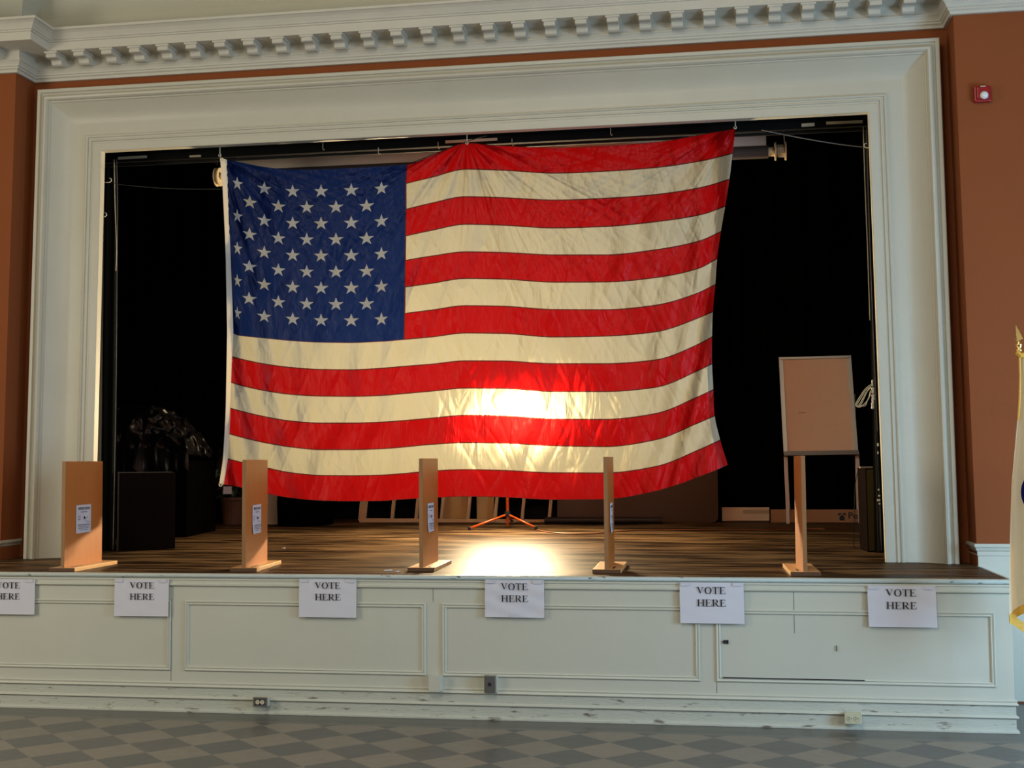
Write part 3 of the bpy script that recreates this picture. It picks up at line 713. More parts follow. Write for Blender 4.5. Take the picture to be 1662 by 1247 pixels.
for (x0, x1), lab in (((718, 757), 'yellow plywood sheet behind the ladder, left one'), ((772, 800), 'yellow plywood sheet behind the ladder, right one')):
    p0, p1 = A(x0+2, 840, 5.14), A(x1+2, 840, 5.14); bm = BM(); box(bm, p0.x, p1.x, 5.135, 5.15, HZ(5.14), HZ(5.14)+.55); tag(obj('plywood_sheet', bm, plyw), lab, 'plywood')
# folded table top standing on edge
tl_, tr_ = A(905, 850, 5.0), A(1166, 849, 5.0)
bm = BM(); zf = HZ(5.02)+.004; zt2 = A(1166, 756, 5.0).z; R_ = .06
pts = []
for cx_, cz_, a0 in ((tr_.x-R_, zf+R_, -PI/2), (tr_.x-R_, zt2-R_, 0), (tl_.x+R_, zt2-R_, PI/2), (tl_.x+R_, zf+R_, PI)):
    for k in range(6): t = a0+k/5*PI/2; pts.append((cx_+R_*math.cos(t), cz_+R_*math.sin(t)))
hexa(bm, [(x, 4.99, z) for x, z in pts], [(x, 5.02, z) for x, z in pts])
tb = empty('folding_table', ((tl_.x+tr_.x)/2, 5.0, zf), 'brown folding table stood on its edge against the back curtain', 'table')
obj('table_top', bm, tablew, tb)
bm = BM(); 
for x in (tl_.x+.25, tr_.x-.25): bm = BM(); tube(bm, [(x, 5.04, zf+.05), (x, 5.04, zt2-.08)], .012, 8); obj('folded_leg', bm, steel, tb)
# black tube lying in front
p0, p1 = S(884, 851), S(1076, 849); yy = 4.82
p0, p1 = A(884, 846, yy), A(1076, 845, yy)
bm = BM(); zc = HZ(yy)+.041; lathe(bm, [(0, 0), (.036, 0), (.036, .05), (.033, .055), (.033, (p1.x-p0.x)*.68), (.037, (p1.x-p0.x)*.685), (.037, (p1.x-p0.x)*.72), (.033, (p1.x-p0.x)*.725), (.033, p1.x-p0.x-.02), (.036, p1.x-p0.x-.02), (.036, p1.x-p0.x), (0, p1.x-p0.x)], Matrix.Translation((p0.x, yy, zc)) @ MX, 16)
tag(obj('black_tube', bm, rubber, smooth=False), 'long black tube lying on the stage floor before the brown table', 'tube')
# baseboard heater
h0, h1 = A(1172, 840, 5.04), A(1249, 840, 5.04); zf = HZ(5.05); zt3 = A(1249, 827, 5.04).z
ht = empty('baseboard_heater', ((h0.x+h1.x)/2, 5.06, zf), 'off white baseboard heater under the back curtain', 'heater')
bm = BM(); box(bm, h0.x, h1.x, 5.06, 5.12, zf+.012, zt3+.02); obj('casing', bm, heaterm, ht)
bm = BM(); box(bm, h0.x, h1.x-.005, 5.045, 5.06, zf+.02, zt3-.055); obj('front_cover', bm, heaterm, ht)
bm = BM(); box(bm, h0.x+.22, h1.x, 5.05, 5.062, zt3-.04, zt3-.005); obj('top_louvre', bm, mat('louvre_tan', (.42, .36, .26), .5), ht)
bm = BM(); box(bm, h0.x+.02, h1.x-.02, 5.07, 5.1, zf, zf+.014); obj('foot', bm, rubber, ht)
# flat carton with a house mark
c0, c1_ = A(1251, 840, 5.06), A(1420, 840, 5.06)
ct = empty('flat_carton', ((c0.x+c1_.x)/2, 5.08, zf), 'long flat cardboard carton with a black house mark lying behind the easel', 'carton')
zc1 = A(1330, 829, 5.05).z
bm = BM(); box(bm, c0.x, c1_.x, 5.055, 5.12, zf, zc1+.01); obj('carton_body', bm, carton, ct, bevel=.003)
bm = BM(); q0, q1 = A(1360.5, 833, 5.05), A(1373, 845, 5.05)
X0, X1, Z0, Z1 = q0.x, q1.x, q1.z, q0.z; cxm = (X0+X1)/2; Wd = X1-X0; Hd = Z1-Z0; yk = 5.0535
poly(bm, [(X0, Z1), (cxm, Z1), (X0, Z1-Hd*.45)], yk); poly(bm, [(cxm, Z1), (X1, Z1), (X1, Z1-Hd*.45)], yk)
poly(bm, [(X0+Wd*.15, Z0), (X1-Wd*.15, Z0), (X1-Wd*.15, Z0+Hd*.45), (cxm, Z1-Hd*.15), (X0+Wd*.15, Z0+Hd*.45)], yk)
obj('house_mark', bm, ink, ct)
def text_mesh(name, s, size, loc, m, parent, bold=0, rot=(PI/2, 0, 0), align='CENTER', sx=1):
    cu = bpy.data.curves.new(name, 'FONT'); cu.body = s; cu.size = size; cu.align_x = align; cu.offset = bold*size; cu.extrude = .0003
    o = bpy.data.objects.new(name, cu); col.objects.link(o)
    bpy.context.view_layer.update()
    me = bpy.data.meshes.new_from_object(o.evaluated_get(bpy.context.evaluated_depsgraph_get()))
    bpy.data.objects.remove(o); me.materials.clear(); me.materials.append(m); me.name = name
    o = bpy.data.objects.new(name, me); col.objects.link(o)
    M = Matrix.LocRotScale(Vector(loc), bpy.types.Object.bl_rna and __import__('mathutils').Euler(rot), Vector((sx, 1, 1)))
    me.transform(M)
    if parent is not None: o.parent = parent; o.matrix_parent_inverse = world(parent).inverted()
    return o
q2 = A(1376.5, 842, 5.05)
text_mesh('carton_lettering', 'Pea', .095, (q2.x, yk, q2.z), ink, ct, bold=.02, align='LEFT')

# flip chart easel
ez = 4.98
TL, TR, BL_, BR_ = A(1264, 580, ez+.08), A(1381, 577, ez+.08), A(1272, 738, ez-.06), A(1393, 736, ez-.06)
easel = empty('flip_chart_easel', ((BL_.x+BR_.x)/2, ez, HZ(ez)), 'tan flip chart easel with metal rim standing at the right of the stage', 'easel')
def lerp4(u, v): return (TL.lerp(TR, u)).lerp(BL_.lerp(BR_, u), v)
nrm = (TR-TL).cross(BL_-TL).normalized()
if nrm.y > 0: nrm = -nrm
def slab(bm, u0, u1, v0, v1, d0, d1):
    q_ = [lerp4(u0, v0), lerp4(u1, v0), lerp4(u1, v1), lerp4(u0, v1)]
    hexa(bm, [p_+nrm*d0 for p_ in q_], [p_+nrm*d1 for p_ in q_])
bm = BM(); slab(bm, .01, .99, .01, .985, -.02, .0); obj('board', bm, easelm, easel)
bm = BM(); slab(bm, 0, .055, 0, 1, -.015, .006); obj('side_rim', bm, alum, easel); bm = BM(); slab(bm, .945, 1, 0, 1, -.015, .006); obj('side_rim', bm, alum, easel)
bm = BM(); slab(bm, .02, .98, 0, .030, -.015, .012); obj('clamp_bar', bm, alum, easel, bevel=.004)
bm = BM(); slab(bm, 0, 1, .975, 1.02, -.02, .055); slab(bm, 0, 1, .995, 1.02, .02, .075); obj('pen_tray', bm, mat('tray_metal', (.20, .17, .14), .4, metal=.6), easel)
bm = BM(); slab(bm, .23, .33, .575, .582, .0, .0012); obj('pen_mark', bm, mat('faint_mark', (.35, .22, .15), .7), easel)
def leg_(x0, y0, x1, y1, Yt, Yb, r=.02):
    a = A(x0, y0, Yt); b = A(x1, y1, Yb); b.z = HZ(Yb)+.004
    bm = BM(); d = r
    hexa(bm, [b+Vector((-d*.8, -d*.5, 0)), b+Vector((d*.8, -d*.5, 0)), b+Vector((d*.8, d*.5, 0)), b+Vector((-d*.8, d*.5, 0))], [a+Vector((-d, -d*.5, 0)), a+Vector((d, -d*.5, 0)), a+Vector((d, d*.5, 0)), a+Vector((-d, d*.5, 0))])
    obj('leg', bm, legm, easel)
leg_(1275, 735, 1279, 850, ez-.03, 4.86); leg_(1391, 735, 1396, 850, ez-.03, 4.90)
leg_(1270, 640, 1281, 790, ez+.10, 5.17, .011); leg_(1386, 640, 1391, 790, ez+.10, 5.17, .011)

# tall loudspeaker column at the right
s0, s1, s2 = S(1399, 899), S(1406, 901), S(1425, 903)
sy = 2.2
zs0 = HZ(sy)
sxl, sxm, sxr = A(1397, 880, sy).x, A(1408, 880, sy).x, A(1424, 880, sy).x
zst = A(1410, 760, sy).z
spk = empty('column_loudspeaker', (sxm, sy, zs0), 'slim brown column loudspeaker standing at the right edge of the opening', 'loudspeaker')
def spt(px_, Y, z=None):
    p_ = A(px_, 880, Y); return Vector((p_.x, Y, HZ(Y)+.001 if z is None else z))
B4 = [spt(1408.5, 2.12), spt(1426, 2.15), spt(1424, 2.42), spt(1395.5, 2.34)]
T4 = [Vector((p_.x-.006, p_.y, zst)) for p_ in B4]
hexa_bm = BM(); hexa(hexa_bm, B4, T4); obj('cabinet', hexa_bm, spkd, spk)
g0, g1 = B4[0].lerp(B4[1], .10), B4[0].lerp(B4[1], .98); off = Vector((0, -.010, 0)); o2 = Vector((0, -.001, 0)); uz = Vector((0, 0, 1))
bm = BM(); hexa(bm, [g0+off+uz*.01, g1+off+uz*.01, g1+o2+uz*.01, g0+o2+uz*.01], [Vector((p_.x-.006, p_.y, zst-.012)) for p_ in (g0+off, g1+off, g1+o2, g0+o2)]); obj('grille', bm, spkm, spk)
sxl, sxr = T4[0].x-.03, T4[1].x
bm = BM(); box(bm, sxl, sxr-.02, sy+.0, sy+.12, zst, zst+.012); obj('top_plate', bm, mat('cap_tan', (.3, .22, .16), .5), spk)
cord('speaker_cable', [A(1393, 762, 2.3), A(1388, 790, 2.3), A(1386.5, 850, 2.3), A(1386, 886, 2.4), A(1392, 889, 2.4), A(1399, 886, 2.3)], .003, wire, 'thin black cable drooping beside the column loudspeaker', 'cable')
# coiled white cord hanging at the edge
coil = empty('coiled_cord', A(1416, 640, 1.72), 'loops of white cord tied at the right side of the opening', 'cord')
for k, (dx, dy) in enumerate(((0, 0), (2, 5), (5, 11), (8, 7))):
    cord('cord_loop', [A(1414, 624+dy*.5, 1.7), A(1404+dx*.5, 632+dy*.4, 1.7), A(1392+dx, 650+dy*.3, 1.7), A(1389+dx, 658, 1.7), A(1396+dx, 661-dy*.3, 1.7), A(1408, 650, 1.7), A(1413, 634+dy*.6, 1.7)], .0035, cable, None, None, parent=coil)
bm = BM(); 
for i_, (x, y, r) in enumerate(((1416, 622, .008), (1417, 634, .014), (1417.5, 645, .016), (1417, 652, .012), (1416.5, 659, .014))):
    lathe(bm, [(0, -.028), (r, -.02), (r*.8, 0), (r, .02), (0, .028)], Matrix.Translation(A(x, y, 1.66)), 10)
obj('knotted_end', bm, cable, coil)
chain = empty('cord_lock', A(1427, 810, 1.59), 'small bright metal cord lock at the right side of the opening', 'cord lock')
bm = BM()
for x, y, w_, h_ in ((1427, 805, .007, .006), (1426, 812, .012, .008), (1427.5, 818, .006, .005), (1426, 795, .005, .006), (1425, 722, .006, .012), (1425, 735, .004, .01)):
    bm = BM(); c_ = A(x, y, 1.59); box(bm, c_.x-w_, c_.x+w_, c_.y-.006, c_.y+.006, c_.z-h_, c_.z+h_); obj('buckle', bm, cable, chain)
bm = BM(); tube(bm, [A(1424, 700, 1.60), A(1426.5, 800, 1.60), A(1429, 893, 1.60)], .004, 6); obj('strap', bm, wire, chain)

# ------------------------------------------------------------------ left of the stage, in the dark
# open topped dark cabinet
b0, b1 = S(190, 895), S(284, 891)
zc_ = A(192, 768, b0.y).z
cab = empty('open_cabinet', ((b0.x+b1.x)/2-.1, 2.3, b0.z), 'dark open topped wooden cabinet behind the left side of the opening', 'cabinet')
e1 = Vector((b1.x-b0.x, b1.y-b0.y, 0)); WD = e1.length; angc = math.atan2(e1.y, e1.x)
Mc = Matrix.Translation((b0.x, b0.y, 0)) @ Matrix.Rotation(angc, 4, 'Z')
zb = HZ(b0.y)+.003
def cbox(xa, xb, ya, yb, z0, z1, m, name):
    bm = BM(); p4 = [Mc @ Vector((x, y, 0)) for x, y in ((xa, ya), (xb, ya), (xb, yb), (xa, yb))]
    hexa(bm, [(p_.x, p_.y, HZ(p_.y)+.002 if z0 is None else z0) for p_ in p4], [(p_.x, p_.y, z1) for p_ in p4]); obj(name, bm, m, cab)
DP = .62
cbox(0, WD, 0, .02, None, zc_, dkwood, 'front_board'); cbox(0, .02, .02, DP, None, zc_, dkwood, 'side_board'); cbox(WD-.02, WD, .02, DP, None, zc_, dkwood, 'side_board'); cbox(.02, WD-.02, DP-.02, DP, None, zc_, dkwood, 'back_board')
cbox(-.002, WD-.03, -.003, .02, zc_, zc_+.008, edgewood, 'top_edge_strip'); cbox(-.002, .016, .02, DP, zc_, zc_+.006, edgewood, 'side_edge_strip')
cbox(-.003, .012, -.004, 0, None, zc_, mat('corner_strip', (.03, .016, .010), .6), 'corner_strip')
# piano under a glossy black cover
pc = A(285, 735, 4.0); pz = HZ(4.0)
bm = BM()
def cover(u, v):
    th = v*PI; hump = max(.02, 1-abs((u-.47)/.52)**3)
    yo = 3.62-.42*math.cos(th)
    z_ = 1.80+.50*hump*math.sin(th)**.55 if 0 < v < 1 else 1.66
    p_ = Vector((-6.55+1.35*u, yo, z_))
    n = 0
    for k_, (f_, a_) in enumerate(((3.2, .09), (6.5, .05), (12, .022))):
        q_ = mnoise.noise((p_.x*f_, p_.z*f_*1.4, p_.y*f_+k_*7)); n += a_*(1-2.4*abs(q_))
    return p_+Vector((n*.3, -n*.9, n*.5))
grid(bm, cover, 110, 60)
pn = empty('covered_piano', (-5.87, 3.62, pz), 'piano under a crumpled glossy black cover at the dark left of the stage', 'piano')
obj('plastic_cover', bm, plastic, pn, smooth=True)
bm = BM(); hexa(bm, [(-6.5, 3.25, HZ(3.25)), (-5.25, 3.25, HZ(3.25)), (-5.25, 3.98, HZ(3.98)), (-6.5, 3.98, HZ(3.98))], [(-6.5, 3.25, 1.80), (-5.25, 3.25, 1.80), (-5.25, 3.98, 1.80), (-6.5, 3.98, 1.80)]); obj('piano_case', bm, mat('ebony_case', (.0015, .0012, .001), .9, spec=0), pn)
# leafy plant in a pot
pp = S(378, 852); pp = Vector((pp.x, 4.72, HZ(4.72)))
px0 = A(378, 840, 4.72).x
plant = empty('potted_plant', (px0, 4.72, pp.z), 'leafy potted plant in a brown pot beside the flag corner', 'plant')
bm = BM(); lathe(bm, [(0, 0), (.11, 0), (.14, .26), (.15, .27), (.15, .30), (.13, .30), (.12, .26), (0, .26)], Matrix.Translation((px0, 4.72, pp.z+.003)), 20); obj('pot', bm, terracotta, plant, smooth=False)
bm = BM(); rnd = random.Random(3)
for k in range(150):
    th = rnd.uniform(0, 2*PI); rr2 = rnd.uniform(.05, .34); hh = rnd.uniform(.28, .82)
    c_ = Vector((px0-.04+rr2*math.cos(th)*(1.1-hh*.5), 4.72+rr2*math.sin(th), pp.z+hh))
    s_ = rnd.uniform(.03, .055); M = Matrix.Translation(c_) @ Matrix.Rotation(th, 4, 'Z') @ Matrix.Rotation(rnd.uniform(-1, 1.2), 4, 'Y') @ Matrix.Rotation(rnd.uniform(-.7, .7), 4, 'X')
    v = [bm.verts.new(M @ Vector(q_)) for q_ in ((-s_, 0, 0), (0, -s_*.5, .006), (s_*1.3, 0, -.01), (0, s_*.5, .006))]; bm.faces.new(v)
obj('foliage', bm, leaf, plant)
bm = BM()
for k in range(9):
    th = k*.7; tube(bm, [(px0, 4.72, pp.z+.25), (px0+.08*math.cos(th), 4.72+.08*math.sin(th), pp.z+.5), (px0-.04+.2*math.cos(th), 4.72+.2*math.sin(th), pp.z+.72)], .005, 5)
obj('stems', bm, leaf, plant)
bm = BM(); tg = A(369, 796, 4.15); box(bm, tg.x-.045, tg.x+.045, tg.y, tg.y+.004, tg.z-.04, tg.z+.04); obj('care_card', bm, paper, plant)
# off white plinth
w0, w1 = A(432, 850, 4.76), A(452, 850, 4.76); 
bm = BM(); hexa(bm, [(w0.x-.12, 4.76, HZ(4.76)), (w1.x, 4.76, HZ(4.76)), (w1.x, 5.02, HZ(5.02)), (w0.x-.12, 5.02, HZ(5.02))], [(w0.x-.12, 4.76, 1.72), (w1.x, 4.76, 1.72), (w1.x, 5.02, 1.72), (w0.x-.12, 5.02, 1.72)])
tag(obj('plinth', bm, whitebox), 'off white plinth standing behind the lower left of the flag', 'plinth')
k0, k1 = A(470, 850, 4.9), A(536, 850, 4.9)
bm = BM(); 
lathe(bm, [(0, 0), (.30, 0), (.31, .25), (.29, .5), (.26, .52), (0, .53)], Matrix.Translation(((k0.x+k1.x)/2, 4.75, HZ(4.75)+.002)), 22)
tag(obj('black_drum_case', bm, velvet, smooth=True), 'round black case beside the off white plinth', 'case')

# ------------------------------------------------------------------ voting partitions along the stage edge
PD = [  # near x,y  far x,y (bottom of panel)   sheet?
 ((104.4, 923.5), (168.6, 912.3), True, 'leftmost wooden voting partition, standing before the left jamb of the frame', 'white instruction sheet on the leftmost voting partition'),
 ((398.5, 923.5), (437.0, 911.8), True, 'wooden voting partition at the lower left corner of the flag', 'white instruction sheet on the partition at the flag lower left corner'),
 ((686.5, 923), (711.8, 912), True, 'wooden voting partition third from the left, before the ladder', 'white instruction sheet on the third voting partition from the left'),
 ((987.6, 926), (999.0, 913), True, 'narrow looking wooden voting partition seen nearly edge on, right of the work light', 'instruction sheet seen edge on, on the fourth partition from the left'),
 ((1304, 930), (1289.6, 916), False, 'rightmost wooden voting partition, standing in front of the easel', None)]
TB = .028
def zplane(px, py, z):
    d = ray(px, py); return CAM + d*((z-CAM.z)/d.z)
for i, (n_, f_, sheet, lab, slab_) in enumerate(PD):
    pn_, pf_ = zplane(*n_, H0+.0224), zplane(*f_, H0+.0224)
    dr = Vector((pf_.x-pn_.x, pf_.y-pn_.y, 0)); ang = math.atan2(dr.y, dr.x)-PI/2
    Ln = .60
    y_near = max(.03, pn_.y)
    root = empty('voting_partition', (pn_.x, y_near, H0+.0012), lab, 'voting partition', 'voting partitions along the stage edge', rz=ang)
    Mx = Matrix.Translation(root.location) @ Matrix.Rotation(ang, 4, 'Z')
    th = .026; sg = 1 if i < 4 else -1       # panel thickness lies on the far side of the measured edge
    xa, xb = (-th, 0) if i < 4 else (0, th)
    top = A(0, [751, 749, 745.5, 741.4, 740][i], pn_.y).z*0 + [1.795, 1.797, 1.797, 1.797, 1.795][i]
    bm = BM(); box(bm, xa, xb, 0, Ln, TB, top-H0, Mx); obj('panel', bm, oak, root, bevel=.0015)
    bm = BM(); box(bm, xa-.0008, xb+.0008, -.003, 0, TB, top-H0, Mx); obj('edge_band', bm, oakside, root)
    bm = BM(); cx = (xa+xb)/2; box(bm, cx-.10, cx+.10, -.012, Ln+.09, 0, TB, Mx); bb = obj('base_board', bm, pine, root, bevel=.002); bm = BM(); box(bm, cx-.099, cx+.099, -.0135, -.012, .001, TB-.001, Mx); obj('end_grain', bm, mat('end_grain', (.10, .045, .018), .6), bb)
    bm = BM(); box(bm, cx+sg*.035, cx+sg*.05, .05, .22, TB, TB+.0012, Mx); obj('finger_slot', bm, ink, root)
    if sheet:
        sx_ = xb+.004
        sh = empty('instruction_sheet', Mx @ Vector((xb, .28, .38)), slab_, 'paper sheet', 'instruction sheets on the partitions', rz=ang)
        bm = BM()
        y0_, y1_, z0_, z1_ = (.165, .40, .27, .482) if i != 1 else (.165, .40, .262, .476)
        grid(bm, lambda u, v: Mx @ Vector((sx_+.010*max(0, .35-v)*(1-u)*(2 if i else .2)+.001*math.sin(u*9), y0_+(y1_-y0_)*u, z0_+(z1_-z0_)*v)), 12, 12)
        obj('page', bm, paper, sh, solid=.0006)
        def tline(s, size, yy, zz, m_=greyink, bold=0):
            o = text_mesh('printed_line', s, size, (0, 0, 0), m_, None, bold=bold, rot=(0, 0, 0))
            o.data.transform(Mx @ Matrix.Translation((sx_+.0115 if zz < .36 and i else sx_+.003, yy, zz)) @ Matrix.Rotation(PI/2, 4, 'Z') @ Matrix.Rotation(PI/2, 4, 'X'))
            o.parent = sh; o.matrix_parent_inverse = world(sh).inverted()
        yc = (y0_+y1_)/2
        tline('INSTRUCTIONS', .026, yc, z1_-.036, bold=.03)
        bm = BM()
        for (ya, yb, zz, hh_) in ((yc-.05, yc+.05, z1_-.056, .005), (y0_+.015, y0_+.06, z1_-.085, .004), (y0_+.015, y0_+.065, z1_-.098, .004), (y0_+.015, y0_+.06, z1_-.112, .004), (y0_+.02, y1_-.02, z0_+.058, .006), (y0_+.03, y1_-.03, z0_+.045, .004), (y0_+.03, y1_-.04, z0_+.033, .004), (y0_+.05, y1_-.05, z0_+.021, .003)):
            off = sx_+.003+(.008 if zz < .36 and i else 0)
            v = [bm.verts.new(Mx @ Vector(c_)) for c_ in ((off, ya, zz), (off, yb, zz), (off, yb, zz+hh_), (off, ya, zz+hh_))]; bm.faces.new(v)
        obj('small_print', bm, greyink, sh)
        bm = BM(); off = sx_+.0035
        for (yy_, zz_, r_) in ((yc+.01, z1_-.098, .012),):
            v = [bm.verts.new(Mx @ Vector((off, yy_+r_*math.cos(t*PI/4+.2), zz_+r_*math.sin(t*PI/4+.2)))) for t in range(8)]; bm.faces.new(v)
        obj('black_spot', bm, ink, sh)
        bm = BM()
        tube(bm, [Mx @ Vector((off, yc+.035+.022*math.cos(t*.7)+.004*t, z1_-.10-.003*t+.012*math.sin(t*.7))) for t in range(10)], .0012, 4)
        obj('drawing', bm, greyink, sh)

# ------------------------------------------------------------------ VOTE HERE signs, serif capitals
def glyph(bm, ch, ox, oz, s, y, w=1.12):
    k = .17; t = .05
    def R(x0, x1, z0, z1): poly(bm, [(ox+x0*s*w, oz+z0*s), (ox+x1*s*w, oz+z0*s), (ox+x1*s*w, oz+z1*s), (ox+x0*s*w, oz+z1*s)], y)
    def P(pts): poly(bm, [(ox+a*s*w, oz+b*s) for a, b in pts], y)
    def arc(cx, cz, rx, rz, ix, iz, a0, a1, n=20):
        for q_ in range(n):
            t0, t1 = a0+(a1-a0)*q_/n, a0+(a1-a0)*(q_+1)/n
            P([(cx+rx*math.cos(t0), cz+rz*math.sin(t0)), (cx+rx*math.cos(t1), cz+rz*math.sin(t1)), (cx+ix*math.cos(t1), cz+iz*math.sin(t1)), (cx+ix*math.cos(t0), cz+iz*math.sin(t0))])
    if ch == 'V':
        P([(.10, 1), (.29, 1), (.60, .22), (.51, 0)]); P([(.51, 0), (.56, .12), (.87, 1), (.80, 1), (.55, .20)]); R(.0, .38, .955, 1); R(.68, .98, .955, 1); return 1.0
    if ch == 'O':
        arc(.50, .5, .46, .52, .27, .465, 0, 2*PI, 32); return 1.0
    if ch == 'T':
        R(.34, .52, 0, 1); R(.22, .64, 0, .045); R(.0, .86, .94, 1); P([(0, 1), (.06, 1), (.03, .74), (0, .74)]); P([(.86, 1), (.80, 1), (.83, .74), (.86, .74)]); return .88
    if ch == 'E':
        R(.10, .28, 0, 1); R(0, .76, 0, .055); R(0, .72, .945, 1); R(.28, .56, .485, .535); P([(.72, 1), (.66, 1), (.69, .76), (.72, .76)]); P([(.76, 0), (.69, 0), (.76, .27), (.80, .27)]); R(.53, .57, .38, .64); return .84
    if ch == 'H':
        R(.10, .28, 0, 1); R(.72, .90, 0, 1); R(.28, .72, .475, .53)
        for x in (0, .62): R(x, x+.38, 0, .045); R(x, x+.38, .955, 1)
        return 1.03
    if ch == 'R':
        R(.10, .28, 0, 1); R(0, .40, 0, .045); R(0, .50, .955, 1); R(.28, .50, .475, .52)
        arc(.48, .7375, .30, .2625, .13, .215, -PI/2, PI/2, 16)
        P([(.36, .49), (.54, .49), (.86, .03), (.68, 0)]); R(.68, .98, 0, .045); return .97
def word(bm, wd, cx, z, s, y):
    W = {'V': 1.0, 'O': 1.0, 'T': .88, 'E': .84, 'H': 1.03, 'R': .97}; gap = .035
    tot = sum(W[c] for c in wd)+gap*(len(wd)-1); tot *= 1.12; x = cx-tot*s/2
    for c in wd: glyph(bm, c, x, z, s, y); x += (W[c]+gap)*s*1.12
SG = [((-36, 940), (57, 940), (58, 998), .50, 'leftmost VOTE HERE sign, partly cut off by the photo edge'),
      ((186, 940), (274, 940), (273, 1001), .51, 'VOTE HERE sign between the two leftmost partitions'),
      ((485.5, 940), (578.5, 940), (578.5, 1003), .50, 'VOTE HERE sign right of the partition at the flag lower left corner'),
      ((787, 941), (883, 942), (883, 1003), .50, 'crumpled VOTE HERE sign below the work light'),
      ((1103, 945), (1207, 946), (1208, 1013), .49, 'VOTE HERE sign between the two rightmost partitions'),
      ((1408, 950), (1519, 952), (1520, 1019), .485, 'rightmost VOTE HERE sign, below the right jamb')]
for i, (a_, b_, c_, cf, lab) in enumerate(SG):
    yS = -.026
    a, b, c = A(*a_, yS), A(*b_, yS), A(*c_, yS)
    if i == 0: a.x = b.x-.425
    zt_, zb_ = (a.z+b.z)/2-.001, c.z
    root = empty('vote_sign', ((a.x+b.x)/2, yS, zb_), lab, 'paper sign', 'vote here signs on the stage front')
    bm = BM(); cr = [.0005, .001, .001, .004, .001, .001][i]
    tl = [0, .003, 0, 0, -.003, -.006][i]
    grid(bm, lambda u, v: (a.x+(b.x-a.x)*u+tl*(v-.5), yS+cr*math.sin(u*9+v*4)*math.sin(v*11)-.004*(1-v)**2, zb_+(zt_-zb_)*v), 20, 14)
    obj('paper', bm, paper, root, smooth=True)
    bm = BM(); cx = a.x+(b.x-a.x)*cf; W_ = b.x-a.x
    s_ = .0455 if i > 3 else .0445
    yy = yS-.0065-(.004 if i == 3 else 0)
    word(bm, 'VOTE', cx, zt_-.022-s_ if i != 4 else zt_-.03-s_, s_, yy); obj('lettering', bm, ink, root); bm = BM(); word(bm, 'HERE', cx+.003, zt_-.022-s_*2.82 if i != 4 else zt_-.03-s_*2.82, s_, yy)
    obj('lettering', bm, ink, root)
    bm = BM()
    for tx, tz in ((a.x+.035, zt_-.012), (b.x-.045, zt_-.012)) + (((cx, zb_+.012),) if i == 3 else ()):
        bm = BM(); box(bm, tx-.03, tx+.03, yS-.0052-(.002 if i == 3 else 0), yS-.0050-(.002 if i == 3 else 0), tz-.012, tz+.012); obj('tape', bm, tape, root)

# ------------------------------------------------------------------ electrical boxes on the stage front
def outlet(x0, x1, z0, z1, yb, plate, body, lab):
    root = empty('electrical_outlet', ((x0+x1)/2, yb, z0), lab, 'electrical outlet')
    bm = BM(); box(bm, x0, x1, yb-.045, yb, z0, z1); obj('box_body', bm, body, root, bevel=.003)
    bm = BM(); box(bm, x0-.002, x1-.004, yb-.050, yb-.045, z0-.002, z1+.002); obj('cover_plate', bm, plate, root, bevel=.002)
    return root
a, b = A(412, 1132, -.06), A(434, 1147, -.06)
r0 = outlet(a.x, b.x+.006, b.z, a.z, -.022, jbgrey, cream, 'brown framed double outlet at the base of the stage left of centre')
cx, cz = (a.x+b.x)/2, (a.z+b.z)/2
bm = BM(); box(bm, cx-.036, cx+.036, -.0735, -.072, cz-.020, cz+.020); obj('dark_inset', bm, ink, r0)
for s_ in (-1, 1):
    bm = BM(); lathe(bm, [(0, 0), (.0155, 0), (.0155, .003), (0, .003)], Matrix.Translation((cx+s_*.017, -.0735, cz)) @ Matrix.Rotation(PI/2, 4, 'X'), 16); rc = obj('receptacle', bm, heaterm, r0)
    bm = BM(); box(bm, cx+s_*.017-.006, cx+s_*.017+.006, -.0772, -.0766, cz+.004, cz+.006); box(bm, cx+s_*.017-.005, cx+s_*.017+.005, -.0772, -.0766, cz-.006, cz-.004); obj('slot', bm, ink, rc)
a, b = A(1371, 1157, -.06), A(1399, 1175, -.06)
r0 = outlet(a.x, b.x, b.z, a.z, -.022, outm, outm, 'cream double outlet at the base of the stage near the right end')
cx, cz = (a.x+b.x)/2, (a.z+b.z)/2
for s_ in (-1, 1):
    bm = BM(); lathe(bm, [(0, 0), (.019, 0), (.019, .003), (0, .003)], Matrix.Translation((cx+s_*.022, -.0722, cz)) @ Matrix.Rotation(PI/2, 4, 'X'), 16); rc = obj('receptacle', bm, outm, r0)
    bm = BM()
    for dx, dz in ((-.007, .006), (-.007, -.006), (.006, 0)): box(bm, cx+s_*.022+dx-.004, cx+s_*.022+dx+.004, -.0760, -.0754, cz+dz-.002, cz+dz+.002)
    obj('slot', bm, ink, rc)
# white junction box, grey key switch box
a, b = A(697, 1097, -.05), A(717, 1123, -.05)
jb = empty('junction_box', ((a.x+b.x)/2, 0, b.z), 'blank white painted junction box on the stage front under the middle sign gap', 'junction box')
bm = BM(); box(bm, a.x, b.x, -.062, 0, b.z, a.z); obj('box_body', bm, panelp, jb, bevel=.004)
bm = BM(); box(bm, a.x-.002, b.x-.012, -.066, -.062, b.z-.002, a.z+.002); obj('cover_plate', bm, panelp, jb, bevel=.002)
a, b = A(786, 1097, -.05), A(804, 1125, -.05)
jb = empty('switch_box', ((a.x+b.x)/2, 0, b.z), 'grey metal key switch box on the stage front below the crumpled sign', 'switch box')
bm = BM(); box(bm, a.x-.008, b.x+.010, -.028, 0, b.z-.002, a.z+.002); obj('box_body', bm, panelp, jb, bevel=.003)
bm = BM(); box(bm, a.x, b.x, -.060, -.028, b.z, a.z); obj('cover_plate', bm, jbgrey, jb, bevel=.003)
